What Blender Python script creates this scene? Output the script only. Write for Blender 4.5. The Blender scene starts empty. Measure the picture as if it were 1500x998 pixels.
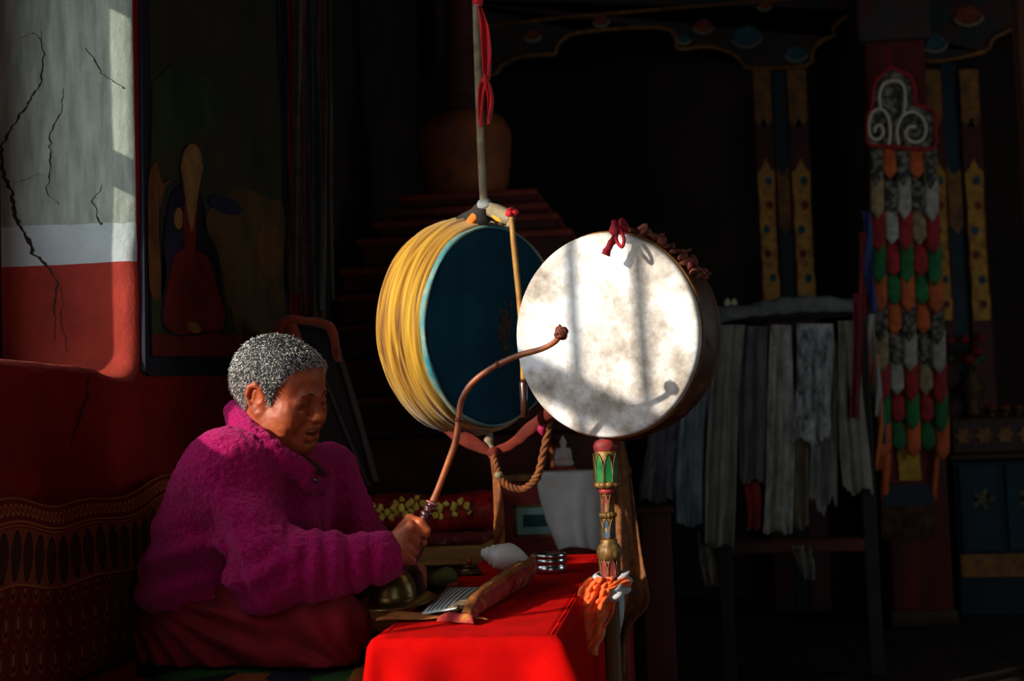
import bpy, bmesh, math, random
import numpy as np
from mathutils import Vector, Matrix
random.seed(7)
RNG = np.random.default_rng(7)
SC = bpy.context.scene
COL = SC.collection
sin, cos, pi, rad = math.sin, math.cos, math.pi, math.radians

# ------------------------------------------------------------------ camera
# the room's axes are the world's axes; the camera is yawed a little towards the window wall
TH, PT, RO = rad(6.6), rad(3.5), rad(2.0)
FPX = 1500 * 50 / 36.0
CAM = np.array([0.0, 0.0, 0.9])
FW = np.array([-sin(TH) * cos(PT), cos(TH) * cos(PT), sin(PT)])
_r0 = np.array([cos(TH), sin(TH), 0.0])
_u0 = np.cross(_r0, FW)
RT = cos(RO) * _r0 - sin(RO) * _u0
UP = sin(RO) * _r0 + cos(RO) * _u0
CM = np.stack([RT, FW, UP], axis=1)          # camera frame (right, depth, up) -> world


def K(px, py, d):
    return np.array([(px - 750) * d / FPX, d, (499 - py) * d / FPX])


def W(c):
    return CAM + np.asarray(c, float) @ CM.T


def P(px, py, d):
    return W(K(px, py, d))


def ray(px, py):
    return CM @ np.array([(px - 750) / FPX, 1.0, (499 - py) / FPX])


def HX(px, py, x):
    d = ray(px, py); return CAM + d * ((x - CAM[0]) / d[0])


def HY(px, py, y):
    d = ray(px, py); return CAM + d * ((y - CAM[1]) / d[1])


def HZ(px, py, z):
    d = ray(px, py); return CAM + d * ((z - CAM[2]) / d[2])


cd = bpy.data.cameras.new('camera')
cam = bpy.data.objects.new('camera', cd)
COL.objects.link(cam)
cd.lens, cd.sensor_width, cd.sensor_fit = 50, 36, 'HORIZONTAL'
cd.clip_start, cd.clip_end = 0.05, 60
m4 = Matrix.Identity(4)
for i in range(3):
    m4[i][0], m4[i][1], m4[i][2], m4[i][3] = RT[i], UP[i], -FW[i], CAM[i]
cam.matrix_world = m4
cd.dof.use_dof = True
cd.dof.focus_distance = 2.95
cd.dof.aperture_fstop = 3.5
SC.camera = cam

# ------------------------------------------------------------------ materials
def S(r, g, b):
    f = lambda c: (c / 255 / 12.92) if c / 255 <= 0.04045 else ((c / 255 + 0.055) / 1.055) ** 2.4
    return (f(r), f(g), f(b), 1.0)


def M(name, col, rough=0.7, metal=0.0, var=None, vscale=8.0, vstretch=(1, 1, 1), bump=0.0, bscale=60.0, bdist=0.004,
      sheen=0.0, spec=0.35, ramp=(0.35, 0.65), coat=0.0, fine=0.0, sheen_tint=None, voronoi=False, trans=0.0, detail=6.0):
    """principled material: base colour, a second colour mixed in by noise, a bump"""
    m = bpy.data.materials.new(name); m.use_nodes = True
    nt = m.node_tree; b = nt.nodes['Principled BSDF']
    b.inputs['Base Color'].default_value = col
    b.inputs['Roughness'].default_value = rough
    b.inputs['Metallic'].default_value = metal
    b.inputs['Specular IOR Level'].default_value = spec
    if sheen:
        b.inputs['Sheen Weight'].default_value = sheen
        b.inputs['Sheen Roughness'].default_value = 0.45
        if sheen_tint: b.inputs['Sheen Tint'].default_value = sheen_tint
    if coat:
        b.inputs['Coat Weight'].default_value = coat
        b.inputs['Coat Roughness'].default_value = 0.12
    if trans:
        b.inputs['Subsurface Weight'].default_value = trans
    tc = nt.nodes.new('ShaderNodeTexCoord')
    mp = nt.nodes.new('ShaderNodeMapping'); mp.inputs['Scale'].default_value = vstretch
    nt.links.new(tc.outputs['Object'], mp.inputs['Vector'])
    if var is not None:
        n = nt.nodes.new('ShaderNodeTexNoise'); n.inputs['Scale'].default_value = vscale
        n.inputs['Detail'].default_value = detail; n.inputs['Roughness'].default_value = 0.62
        nt.links.new(mp.outputs['Vector'], n.inputs['Vector'])
        r = nt.nodes.new('ShaderNodeValToRGB')
        r.color_ramp.elements[0].position, r.color_ramp.elements[1].position = ramp
        r.color_ramp.elements[0].color, r.color_ramp.elements[1].color = col, var
        nt.links.new(n.outputs['Fac'], r.inputs['Fac'])
        nt.links.new(r.outputs['Color'], b.inputs['Base Color'])
    if bump:
        if voronoi:
            n2 = nt.nodes.new('ShaderNodeTexVoronoi'); n2.inputs['Scale'].default_value = bscale; out = 'Distance'
        else:
            n2 = nt.nodes.new('ShaderNodeTexNoise'); n2.inputs['Scale'].default_value = bscale
            n2.inputs['Detail'].default_value = 5; out = 'Fac'
        nt.links.new(mp.outputs['Vector'], n2.inputs['Vector'])
        bp = nt.nodes.new('ShaderNodeBump'); bp.inputs['Strength'].default_value = bump; bp.inputs['Distance'].default_value = bdist
        nt.links.new(n2.outputs[out], bp.inputs['Height'])
        nt.links.new(bp.outputs['Normal'], b.inputs['Normal'])
    return m


# ------------------------------------------------------------------ objects
def tag(o, label, cat=None, group=None, kind=None):
    if label: o['label'] = label
    if cat: o['category'] = cat
    if group: o['group'] = group
    if kind: o['kind'] = kind
    return o


def thing(name, label, cat, loc, group=None):
    o = bpy.data.objects.new(name, None); COL.objects.link(o)
    o.empty_display_size = 0.05
    o.location = Vector([float(v) for v in loc])
    o['origin'] = [float(v) for v in loc]
    return tag(o, label, cat, group)


def mk(name, vf, mat, parent=None, smooth=True, label=None, cat=None, group=None, kind=None):
    """link ONE mesh from world-space verts and faces; vf = (verts, faces) or a list of such"""
    if isinstance(vf, list): vf = join(*vf)
    V = np.asarray(vf[0], float).reshape(-1, 3)
    if parent is not None: org = np.array(parent['origin'])
    else: org = np.array([(V[:, 0].min() + V[:, 0].max()) / 2, (V[:, 1].min() + V[:, 1].max()) / 2, V[:, 2].min()])
    me = bpy.data.meshes.new(name)
    me.from_pydata((V - org).tolist(), [], [tuple(int(i) for i in f) for f in vf[1]])
    me.materials.append(mat)
    me.polygons.foreach_set('use_smooth', [smooth] * len(me.polygons))
    me.update()
    o = bpy.data.objects.new(name, me); COL.objects.link(o)
    o['origin'] = [float(v) for v in org]
    if parent is not None:
        o.parent = parent
    else:
        o.location = Vector([float(v) for v in org])
    return tag(o, label, cat, group, kind)


def struct(name, vf, mat, smooth=False, parent=None):
    return mk(name, vf, mat, parent, smooth, kind=None if parent else 'structure')


def smoothing(o, angle=40):
    """shade smooth but keep edges sharper than ANGLE"""
    me = o.data
    bm = bmesh.new(); bm.from_mesh(me)
    for e in bm.edges:
        if len(e.link_faces) == 2 and e.calc_face_angle(0) > rad(angle): e.smooth = False
    bm.to_mesh(me); bm.free()
    return o


# ------------------------------------------------------------------ shapes (all return (verts, faces))
def join(*parts):
    V, Fc, n = [], [], 0
    for v, f in parts:
        v = np.asarray(v, float).reshape(-1, 3)
        V.append(v); Fc += [tuple(i + n for i in q) for q in f]; n += len(v)
    return np.concatenate(V), Fc


def frame_from(z, x=None):
    z = np.asarray(z, float); z = z / np.linalg.norm(z)
    if x is None: x = np.array([1.0, 0, 0]) if abs(z[0]) < 0.8 else np.array([0, 1.0, 0])
    x = x - z * np.dot(x, z); x = x / np.linalg.norm(x)
    return np.stack([x, np.cross(z, x), z], axis=1)


def place(vf, o, R=None):
    v = np.asarray(vf[0], float)
    if R is not None: v = v @ np.asarray(R).T
    return v + np.asarray(o, float), vf[1]


def box(lo, hi, bev=0.0, seg=2):
    lo, hi = np.minimum(lo, hi), np.maximum(lo, hi)
    bm = bmesh.new()
    bmesh.ops.create_cube(bm, size=1)
    for v in bm.verts:
        v.co = Vector([float(lo[i] + (v.co[i] + 0.5) * (hi[i] - lo[i])) for i in range(3)])
    if bev: bmesh.ops.bevel(bm, geom=list(bm.edges), offset=bev, segments=seg, affect='EDGES', profile=0.5)
    bm.verts.index_update()
    V = np.array([v.co[:] for v in bm.verts]); Fc = [tuple(v.index for v in f.verts) for f in bm.faces]
    bm.free()
    return V, Fc


def prism(poly, depth_vec):
    """closed outline (n x 3, world) pushed along a vector"""
    poly = np.asarray(poly, float); n = len(poly)
    bm = bmesh.new()
    a = [bm.verts.new(Vector(p.tolist())) for p in poly]
    b = [bm.verts.new(Vector((p + depth_vec).tolist())) for p in poly]
    f1 = bm.faces.new(a); f2 = bm.faces.new(b[::-1])
    for i in range(n):
        j = (i + 1) % n
        bm.faces.new((a[j], a[i], b[i], b[j]))
    bmesh.ops.triangulate(bm, faces=[f1, f2])
    bmesh.ops.recalc_face_normals(bm, faces=list(bm.faces))
    bm.verts.index_update()
    V = np.array([v.co[:] for v in bm.verts]); Fc = [tuple(v.index for v in f.verts) for f in bm.faces]
    bm.free()
    return V, Fc


def lathe(prof, seg=48, fn=None, cap=True):
    """profile [(r, z)] about z; fn(theta, i, r, z) -> (r, z) shapes it"""
    V = []; n = len(prof)
    for i, (r, z) in enumerate(prof):
        for k in range(seg):
            t = 2 * pi * k / seg
            rr, zz = fn(t, i, r, z) if fn else (r, z)
            V.append((rr * cos(t), rr * sin(t), zz))
    Fc = []
    for i in range(n - 1):
        for k in range(seg):
            k2 = (k + 1) % seg
            Fc.append((i * seg + k, i * seg + k2, (i + 1) * seg + k2, (i + 1) * seg + k))
    if cap:
        for i, (r, z) in ((0, prof[0]), (n - 1, prof[-1])):
            c = len(V); V.append((0, 0, z))
            for k in range(seg):
                k2 = (k + 1) % seg
                a, b = i * seg + k, i * seg + k2
                Fc.append((c, b, a) if i == 0 else (c, a, b))
    return np.array(V, float), Fc


def spline(pts, n=8):
    """Catmull-Rom through the points"""
    p = np.asarray(pts, float)
    p = np.concatenate([[2 * p[0] - p[1]], p, [2 * p[-1] - p[-2]]])
    out = []
    for i in range(1, len(p) - 2):
        for t in np.linspace(0, 1, n, endpoint=False):
            a, b, c, d = p[i - 1], p[i], p[i + 1], p[i + 2]
            out.append(0.5 * (2 * b + (c - a) * t + (2 * a - 5 * b + 4 * c - d) * t * t + (3 * b - a - 3 * c + d) * t ** 3))
    out.append(p[-2])
    return np.array(out)


def tube(path, radii, seg=12, squash=None, close=False, twist=0.0, nrm=None):
    """round (or squashed: (a, b) factors) tube along a path"""
    p = np.asarray(path, float); n = len(p)
    radii = np.full(n, radii) if np.isscalar(radii) else np.interp(np.linspace(0, 1, n), np.linspace(0, 1, len(radii)), radii)
    if close: t = np.roll(p, -1, 0) - np.roll(p, 1, 0)
    else: t = np.gradient(p, axis=0)
    t /= np.linalg.norm(t, axis=1)[:, None] + 1e-12
    x = frame_from(t[0], nrm)[:, 0]
    V = []; a, b = squash or (1, 1)
    for i in range(n):
        x = x - t[i] * np.dot(x, t[i]); x /= np.linalg.norm(x)
        y = np.cross(t[i], x)
        for k in range(seg):
            w = 2 * pi * k / seg + twist * i
            V.append(p[i] + radii[i] * (a * cos(w) * x + b * sin(w) * y))
    Fc = []
    for i in range(n if close else n - 1):
        i2 = (i + 1) % n
        for k in range(seg):
            k2 = (k + 1) % seg
            Fc.append((i * seg + k, i * seg + k2, i2 * seg + k2, i2 * seg + k))
    if not close:
        V.append(p[0]); V.append(p[-1]); c0, c1 = len(V) - 2, len(V) - 1
        for k in range(seg):
            k2 = (k + 1) % seg
            Fc.append((c0, k2, k)); Fc.append((c1, (n - 1) * seg + k, (n - 1) * seg + k2))
    return np.array(V), Fc


def sheet(G, thick=0.003):
    """a cloth from an (nu, nv, 3) grid of points, with thickness"""
    G = np.asarray(G, float); nu, nv = G.shape[:2]
    du = np.gradient(G, axis=0); dv = np.gradient(G, axis=1)
    N = np.cross(du, dv); N /= np.linalg.norm(N, axis=2)[..., None] + 1e-12
    A = (G + N * thick / 2).reshape(-1, 3); B = (G - N * thick / 2).reshape(-1, 3)
    n = nu * nv; idx = np.arange(n).reshape(nu, nv); Fc = []
    for i in range(nu - 1):
        for j in range(nv - 1):
            a, b, c, d = idx[i, j], idx[i + 1, j], idx[i + 1, j + 1], idx[i, j + 1]
            Fc.append((a, b, c, d)); Fc.append((d + n, c + n, b + n, a + n))
    ring = list(idx[:, 0]) + list(idx[-1, 1:]) + list(idx[-2::-1, -1]) + list(idx[0, -2:0:-1])
    for k in range(len(ring)):
        a, b = ring[k], ring[(k + 1) % len(ring)]
        Fc.append((b, a, a + n, b + n))
    return np.concatenate([A, B]), Fc


def ball(c, r, seg=20, rings=12, R=None):
    r = np.full(3, r) if np.isscalar(r) else np.asarray(r, float)
    prof = [(max(1e-4, sin(pi * i / rings)), -cos(pi * i / rings)) for i in range(rings + 1)]
    v, f = lathe(prof, seg, cap=False)
    return place((v * r, f), c, R)


def _hash(i, j, k, s):
    h = (i * 374761393 + j * 668265263 + k * 2147483647 + s * 144269) & 0xFFFFFFFF
    h = ((h ^ (h >> 13)) * 1274126177) & 0xFFFFFFFF
    return ((h ^ (h >> 16)) & 0xFFFF) / 65535.0


def vnoise(p, scale, seed=0):
    """value noise in -1..1 on an (n, 3) array"""
    q = np.asarray(p, float) * scale
    i = np.floor(q).astype(np.int64); f = q - i; f = f * f * (3 - 2 * f)
    out = 0
    for dx in (0, 1):
        for dy in (0, 1):
            for dz in (0, 1):
                w = (f[..., 0] if dx else 1 - f[..., 0]) * (f[..., 1] if dy else 1 - f[..., 1]) * (f[..., 2] if dz else 1 - f[..., 2])
                out = out + w * _hash(i[..., 0] + dx, i[..., 1] + dy, i[..., 2] + dz, seed)
    return out * 2 - 1


def roughen(vf, amp, scale, seed=0, axis=None):
    v = np.asarray(vf[0], float)
    if axis is None:
        d = np.stack([vnoise(v, scale, seed + s) for s in range(3)], axis=1)
    else:
        d = vnoise(v, scale, seed)[:, None] * np.asarray(axis, float)
    return v + d * amp, vf[1]


# ------------------------------------------------------------------ signed distance sculpting
class Sculpt:
    """grow one continuous surface from blended solids on a grid"""
    def __init__(s, lo, hi, h):
        s.lo = np.asarray(lo, float); s.h = h
        s.n = np.ceil((np.asarray(hi, float) - s.lo) / h).astype(int) + 1
        s.f = np.full(s.n, 0.08, np.float32)

    def _sub(s, lo, hi, pad):
        a = np.clip(np.floor((np.asarray(lo) - pad - s.lo) / s.h).astype(int), 0, s.n - 1)
        b = np.clip(np.ceil((np.asarray(hi) + pad - s.lo) / s.h).astype(int) + 1, 1, s.n)
        sl = tuple(slice(x, y) for x, y in zip(a, b))
        ax = [s.lo[i] + s.h * np.arange(a[i], b[i]) for i in range(3)]
        return sl, np.stack(np.meshgrid(*ax, indexing='ij'), axis=-1)

    def _mix(s, sl, d, k, mode):
        f = s.f[sl]
        if mode == 'sub':
            d = -d
            hh = np.clip(0.5 - 0.5 * (f - d) / k, 0, 1) if k else 0
            s.f[sl] = (f * (1 - hh) + d * hh + k * hh * (1 - hh)) if k else np.maximum(f, d)
        elif mode == 'and':
            s.f[sl] = np.maximum(f, d)
        else:
            hh = np.clip(0.5 + 0.5 * (f - d) / k, 0, 1) if k else 0
            s.f[sl] = (f * (1 - hh) + d * hh - k * hh * (1 - hh)) if k else np.minimum(f, d)

    def ell(s, c, r, R=None, k=0.02, mode='add'):
        c = np.asarray(c, float); r = np.full(3, r) if np.isscalar(r) else np.asarray(r, float)
        R = np.eye(3) if R is None else R
        ext = np.sqrt(((R * r) ** 2).sum(1))
        sl, p = s._sub(c - ext, c + ext, k * 1.5 + 2 * s.h)
        if p.size == 0: return
        q = (p - c) @ R
        k0 = np.linalg.norm(q / r, axis=-1); k1 = np.linalg.norm(q / r ** 2, axis=-1) + 1e-9
        s._mix(sl, k0 * (k0 - 1) / k1, k, mode)

    def cap(s, a, b, ra, rb=None, k=0.02, mode='add'):
        a, b = np.asarray(a, float), np.asarray(b, float); rb = ra if rb is None else rb
        rm = max(ra, rb)
        sl, p = s._sub(np.minimum(a, b) - rm, np.maximum(a, b) + rm, k * 1.5 + 2 * s.h)
        if p.size == 0: return
        ab = b - a
        t = np.clip(((p - a) @ ab) / (ab @ ab + 1e-12), 0, 1)
        d = np.linalg.norm(p - a - t[..., None] * ab, axis=-1) - (ra + (rb - ra) * t)
        s._mix(sl, d, k, mode)

    def chain(s, pts, radii, k=0.02, mode='add'):
        radii = [radii] * len(pts) if np.isscalar(radii) else radii
        for i in range(len(pts) - 1): s.cap(pts[i], pts[i + 1], radii[i], radii[i + 1], k, mode)

    def warp(s, fn, lo=None, hi=None):
        """add fn(points) to the distance inside a box"""
        if lo is None: lo, hi = s.lo, s.lo + s.h * (s.n - 1)
        sl, p = s._sub(lo, hi, 0)
        sub = s.f[sl]; near = np.abs(sub) < 0.035
        sub[near] += fn(p[near]).astype(np.float32)
        s.f[sl] = sub

    def mesh(s):
        f = s.f; ins = f < 0
        nx, ny, nz = (int(v) for v in s.n)
        c = np.zeros((nx - 1, ny - 1, nz - 1), np.uint8)
        for dx in (0, 1):
            for dy in (0, 1):
                for dz in (0, 1):
                    c += ins[dx:nx - 1 + dx, dy:ny - 1 + dy, dz:nz - 1 + dz]
        act = (c > 0) & (c < 8)
        ci = np.argwhere(act)
        acc = np.zeros((len(ci), 3)); cnt = np.zeros(len(ci))
        off = [(0, 0, 0), (1, 0, 0), (0, 1, 0), (1, 1, 0), (0, 0, 1), (1, 0, 1), (0, 1, 1), (1, 1, 1)]
        val = [f[ci[:, 0] + o[0], ci[:, 1] + o[1], ci[:, 2] + o[2]] for o in off]
        for i, j in ((0, 1), (2, 3), (4, 5), (6, 7), (0, 2), (1, 3), (4, 6), (5, 7), (0, 4), (1, 5), (2, 6), (3, 7)):
            x = (val[i] < 0) != (val[j] < 0)
            t = np.where(x, val[i] / (val[i] - val[j] + 1e-12), 0)
            oi, oj = np.array(off[i]), np.array(off[j])
            acc += np.where(x[:, None], oi + t[:, None] * (oj - oi), 0); cnt += x
        V = s.lo + s.h * (ci + acc / cnt[:, None])
        idx = np.full(act.shape, -1, np.int64); idx[act] = np.arange(len(ci))
        Q = []
        for ax in range(3):
            o1, o2 = [(1, 2), (2, 0), (0, 1)][ax]
            a = [slice(None)] * 3; b = [slice(None)] * 3
            a[ax], b[ax] = slice(0, -1), slice(1, None)
            ch = ins[tuple(a)] != ins[tuple(b)]
            e = np.argwhere(ch)
            ok = (e[:, o1] > 0) & (e[:, o2] > 0) & (e[:, o1] < s.n[o1] - 1) & (e[:, o2] < s.n[o2] - 1)
            e = e[ok]
            q = []
            for d1, d2 in ((-1, -1), (0, -1), (0, 0), (-1, 0)):
                g = e.copy(); g[:, o1] += d1; g[:, o2] += d2
                q.append(idx[g[:, 0], g[:, 1], g[:, 2]])
            q = np.stack(q, axis=1)
            flip = ~ins[e[:, 0], e[:, 1], e[:, 2]]
            q[flip] = q[flip][:, ::-1]
            Q.append(q)
        Q = np.concatenate(Q)
        Q = Q[(Q >= 0).all(1)]
        return V, Q

    @staticmethod
    def relax(V, Q, n=2, w=0.5):
        for _ in range(n):
            s_ = np.zeros_like(V); c_ = np.zeros(len(V))
            for a in range(4):
                b = (a + 1) % 4
                np.add.at(s_, Q[:, a], V[Q[:, b]]); np.add.at(c_, Q[:, a], 1)
                np.add.at(s_, Q[:, b], V[Q[:, a]]); np.add.at(c_, Q[:, b], 1)
            V = V * (1 - w) + w * s_ / c_[:, None]
        return V


def normals(V, Q):
    n = np.cross(V[Q[:, 2]] - V[Q[:, 0]], V[Q[:, 3]] - V[Q[:, 1]])
    out = np.zeros_like(V)
    for a in range(4): np.add.at(out, Q[:, a], n)
    return out / (np.linalg.norm(out, axis=1)[:, None] + 1e-12)
# ------------------------------------------------------------------ palette
WALL_RED = S(112, 14, 8)
m_floor = M('dark_planks', S(52, 40, 32), 0.6, var=S(30, 23, 18), vscale=5, vstretch=(1, 12, 1), bump=0.4, bscale=30)
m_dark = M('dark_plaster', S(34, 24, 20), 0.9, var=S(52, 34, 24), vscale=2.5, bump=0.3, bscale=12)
m_wood_dark = M('old_brown_wood', S(62, 36, 22), 0.6, var=S(38, 22, 14), vscale=9, vstretch=(6, 6, 0.6), bump=0.3, bscale=40)
m_wood_pale = M('pale_board_wood', S(190, 136, 72), 0.6, var=S(148, 98, 48), vscale=7, vstretch=(1, 8, 8), bump=0.2, bscale=40)
m_red_paint = M('red_painted_wood', S(150, 26, 18), 0.55, var=S(108, 17, 12), vscale=7, bump=0.25, bscale=25)
m_maroon = M('maroon_paint', S(84, 24, 16), 0.7, var=S(56, 18, 12), vscale=6, bump=0.25, bscale=25)
m_gold = M('gold_paint', S(190, 134, 36), 0.45, metal=0.25, var=S(132, 84, 22), vscale=30, bump=0.3, bscale=60)
m_gold_dull = M('dull_gold_paint', S(150, 98, 34), 0.6, var=S(92, 56, 22), vscale=22, bump=0.3, bscale=60)
m_teal = M('dark_teal_paint', S(10, 42, 50), 0.6, var=S(6, 28, 34), vscale=8, bump=0.15)
m_bluegreen = M('blue_green_paint', S(24, 84, 84), 0.6, var=S(12, 54, 56), vscale=14, bump=0.2)
m_black = M('charred_black', S(14, 12, 12), 0.8, bump=0.2)
m_crack = M('crack_dark_earth', S(40, 28, 20), 0.95)  # dark brown earth colour of the crack strips


def wall_paint():
    """red earth plaster; the window reveal is whitewashed above a red dado"""
    m = bpy.data.materials.new('earth_plaster'); m.use_nodes = True
    nt = m.node_tree; b = nt.nodes['Principled BSDF']; b.inputs['Roughness'].default_value = 0.85
    b.inputs['Specular IOR Level'].default_value = 0.2
    N = nt.nodes.new; L = nt.links.new
    geo = N('ShaderNodeNewGeometry'); sep = N('ShaderNodeSeparateXYZ'); L(geo.outputs['Position'], sep.inputs[0])
    n1 = N('ShaderNodeTexNoise'); n1.inputs['Scale'].default_value = 5; n1.inputs['Detail'].default_value = 8; n1.inputs['Roughness'].default_value = 0.65
    L(geo.outputs['Position'], n1.inputs['Vector'])
    mp = N('ShaderNodeMapping'); mp.inputs['Scale'].default_value = (14, 14, 2.2); L(geo.outputs['Position'], mp.inputs['Vector'])
    n2 = N('ShaderNodeTexNoise'); n2.inputs['Scale'].default_value = 3; n2.inputs['Detail'].default_value = 7; L(mp.outputs[0], n2.inputs['Vector'])

    def math_(op, a, bb, c=None):
        q = N('ShaderNodeMath'); q.operation = op
        for i, v in enumerate((a, bb)):
            if isinstance(v, (int, float)): q.inputs[i].default_value = v
            else: L(v, q.inputs[i])
        return q.outputs[0]

    def mix(f, a, bb):
        q = N('ShaderNodeMix'); q.data_type = 'RGBA'
        L(f, q.inputs[0]) if not isinstance(f, (int, float)) else None
        for i, v in ((6, a), (7, bb)):
            if isinstance(v, tuple): q.inputs[i].default_value = v
            else: L(v, q.inputs[i])
        return q.outputs[2]

    def ramp(src, p0, p1, c0, c1):
        r = N('ShaderNodeValToRGB'); e = r.color_ramp.elements
        e[0].position, e[1].position, e[0].color, e[1].color = p0, p1, c0, c1
        L(src, r.inputs[0]); return r.outputs[0]
    red = ramp(n1.outputs[0], 0.3, 0.7, S(146, 13, 8), S(104, 8, 5))
    dado = ramp(n1.outputs[0], 0.3, 0.7, S(160, 54, 40), S(122, 36, 26))
    white = ramp(n2.outputs[0], 0.3, 0.68, S(154, 159, 146), S(116, 122, 108))
    pale = ramp(n1.outputs[0], 0.3, 0.7, S(176, 182, 180), S(152, 160, 156))
    wob = math_('MULTIPLY', math_('SUBTRACT', n1.outputs[0], 0.5), 0.03)
    z = math_('ADD', sep.outputs[2], wob)
    white2 = mix(math_('LESS_THAN', z, 1.395), white, pale)
    rev = mix(math_('GREATER_THAN', math_('ADD', sep.outputs[2], math_('MULTIPLY', wob, 0.35)), 1.305), dado, white2)
    # only the reveal itself (set back into the wall) is painted so
    inside = math_('LESS_THAN', math_('ADD', sep.outputs[0], math_('MULTIPLY', wob, 0.1)), -1.203)
    inside = math_('MULTIPLY', inside, math_('MULTIPLY', math_('GREATER_THAN', sep.outputs[2], 1.03), math_('MULTIPLY', math_('GREATER_THAN', sep.outputs[1], 2.3), math_('LESS_THAN', sep.outputs[1], 3.083))))
    L(mix(inside, red, rev), b.inputs['Base Color'])
    n3 = N('ShaderNodeTexNoise'); n3.inputs['Scale'].default_value = 26; n3.inputs['Detail'].default_value = 8; n3.inputs['Roughness'].default_value = 0.7
    L(geo.outputs['Position'], n3.inputs['Vector'])
    bp = N('ShaderNodeBump'); bp.inputs['Strength'].default_value = 0.55; bp.inputs['Distance'].default_value = 0.012
    L(n3.outputs[0], bp.inputs['Height']); L(bp.outputs[0], b.inputs['Normal'])
    return m


m_wall = wall_paint()

# ------------------------------------------------------------------ the room
XL, XR, YB, YF, ZC = -1.2, 4.0, 7.4, -3.0, 3.1
WT = 0.40
J = 3.068             # far reveal of the window
SILL = 1.057
s = Sculpt((-1.66, -0.2, 0.62), (-1.12, 4.1, 2.3), 0.0135)
ax = np.stack(np.meshgrid(*[s.lo[i] + s.h * np.arange(s.n[i]) for i in range(3)], indexing='ij'), axis=-1)


def sd_box(p, lo, hi, r):
    c = (np.asarray(lo) + np.asarray(hi)) / 2; hs = (np.asarray(hi) - np.asarray(lo)) / 2 - r
    q = np.abs(p - c) - hs
    return np.linalg.norm(np.maximum(q, 0), axis=-1) + np.minimum(q.max(-1), 0) - r


def smax(a, b, k):
    h_ = np.clip(0.5 - 0.5 * (b - a) / k, 0, 1)
    return b * (1 - h_) + a * h_ + k * h_ * (1 - h_)


flat = ax.reshape(-1, 3)
nz = (0.010 * vnoise(flat, 3.3, 3) + 0.005 * vnoise(flat, 9, 5) + 0.003 * vnoise(flat, 22, 9)).reshape(ax.shape[:3])
f = sd_box(ax, (XL - WT, -0.5, 0.3), (XL, 4.5, 2.6), 0.004) + nz * 0.35
# added unseen hump in the sill shades the hand; dips near its corner
sill_shape = -0.055 * np.exp(-((ax[..., 1] - 2.06) / 0.09) ** 2) + 0.02 * np.exp(-((ax[..., 1] - 2.98) / 0.10) ** 2) - 0.012 * np.clip((ax[..., 0] + 1.2) / -0.25, 0, 1.5)
pz = ax.copy(); pz[..., 2] = ax[..., 2] + sill_shape
w1 = sd_box(pz, (-2.2, 0.6, SILL), (-0.8, J, 2.24), 0.05)
shy = ax[..., 1] - 0.85 * (ax[..., 0] + 1.55)            # the reveals nearer the camera are splayed
p2 = ax.copy(); p2[..., 1] = shy
w2 = sd_box(p2, (-2.2, 0.50, 0.72), (-0.8, 1.55, 2.24), 0.02)
f = smax(f, -np.minimum(w1 + nz * 0.5, w2 + nz * .3), 0.022)
s.f = f.astype(np.float32)
V, Q = s.mesh(); V = Sculpt.relax(V, Q, 1)
wall_left = struct('wall_left', (V, Q), m_wall, smooth=True)
# the rest of the same wall, beyond the sculpted stretch
rest = [box((XL - WT, YF, 0), (XL, -0.19, ZC)), box((XL - WT, 4.09, 0), (XL, 4.62, ZC)), box((XL - WT, -0.19, 0), (XL, 4.09, 0.635)),
        box((XL - WT, -0.19, 2.285), (XL, 4.09, ZC))]
struct('wall_surface', join(*rest), m_wall, parent=wall_left)
struct('shade_painted_surface', box((XL - WT, 4.61, -.1), (XL, YB, ZC)), m_dark, parent=wall_left)  # far stretch of the red wall, coloured dark to stand in for shade


def crack(pts, w):
    """a jagged open crack lying in the plaster, found by casting onto the reveal"""
    dg = bpy.context.evaluated_depsgraph_get()
    path = []
    p = np.asarray(pts, float)
    seg = []
    for i in range(len(p) - 1):
        n = max(2, int(np.linalg.norm(p[i + 1] - p[i]) / 5))
        for t in np.linspace(0, 1, n, endpoint=False): seg.append(p[i] * (1 - t) + p[i + 1] * t)
    seg.append(p[-1]); seg = np.array(seg)
    n = len(seg)
    jit = RNG.normal(0, 1.5, n)
    hw = np.interp(np.linspace(0, 1, n), np.linspace(0, 1, len(w)), w) * (0.45 + 0.9 * RNG.random(n))
    A, B = [], []
    for (x, y), j, h_ in zip(seg, jit, hw):
        for lst, xx in ((A, x + j - h_ / 2), (B, x + j + h_ / 2)):
            d = ray(xx, y)
            ok, loc, nor, idx = wall_left.ray_cast(Vector((CAM - np.array(wall_left['origin'])).tolist()), Vector((d / np.linalg.norm(d)).tolist()))
            if ok: lst.append(np.array(loc) + np.array(wall_left['origin']) + np.array(nor) * 0.0012)
            else: lst.append(None)
    V, Fc = [], []
    for i in range(n):
        if A[i] is None or B[i] is None: continue
        V += [A[i], B[i]]
    for i in range(len(V) // 2 - 1):
        Fc.append((2 * i, 2 * i + 1, 2 * i + 3, 2 * i + 2))
    if V: mk('crack', (np.array(V), Fc), m_crack, wall_left)


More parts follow.
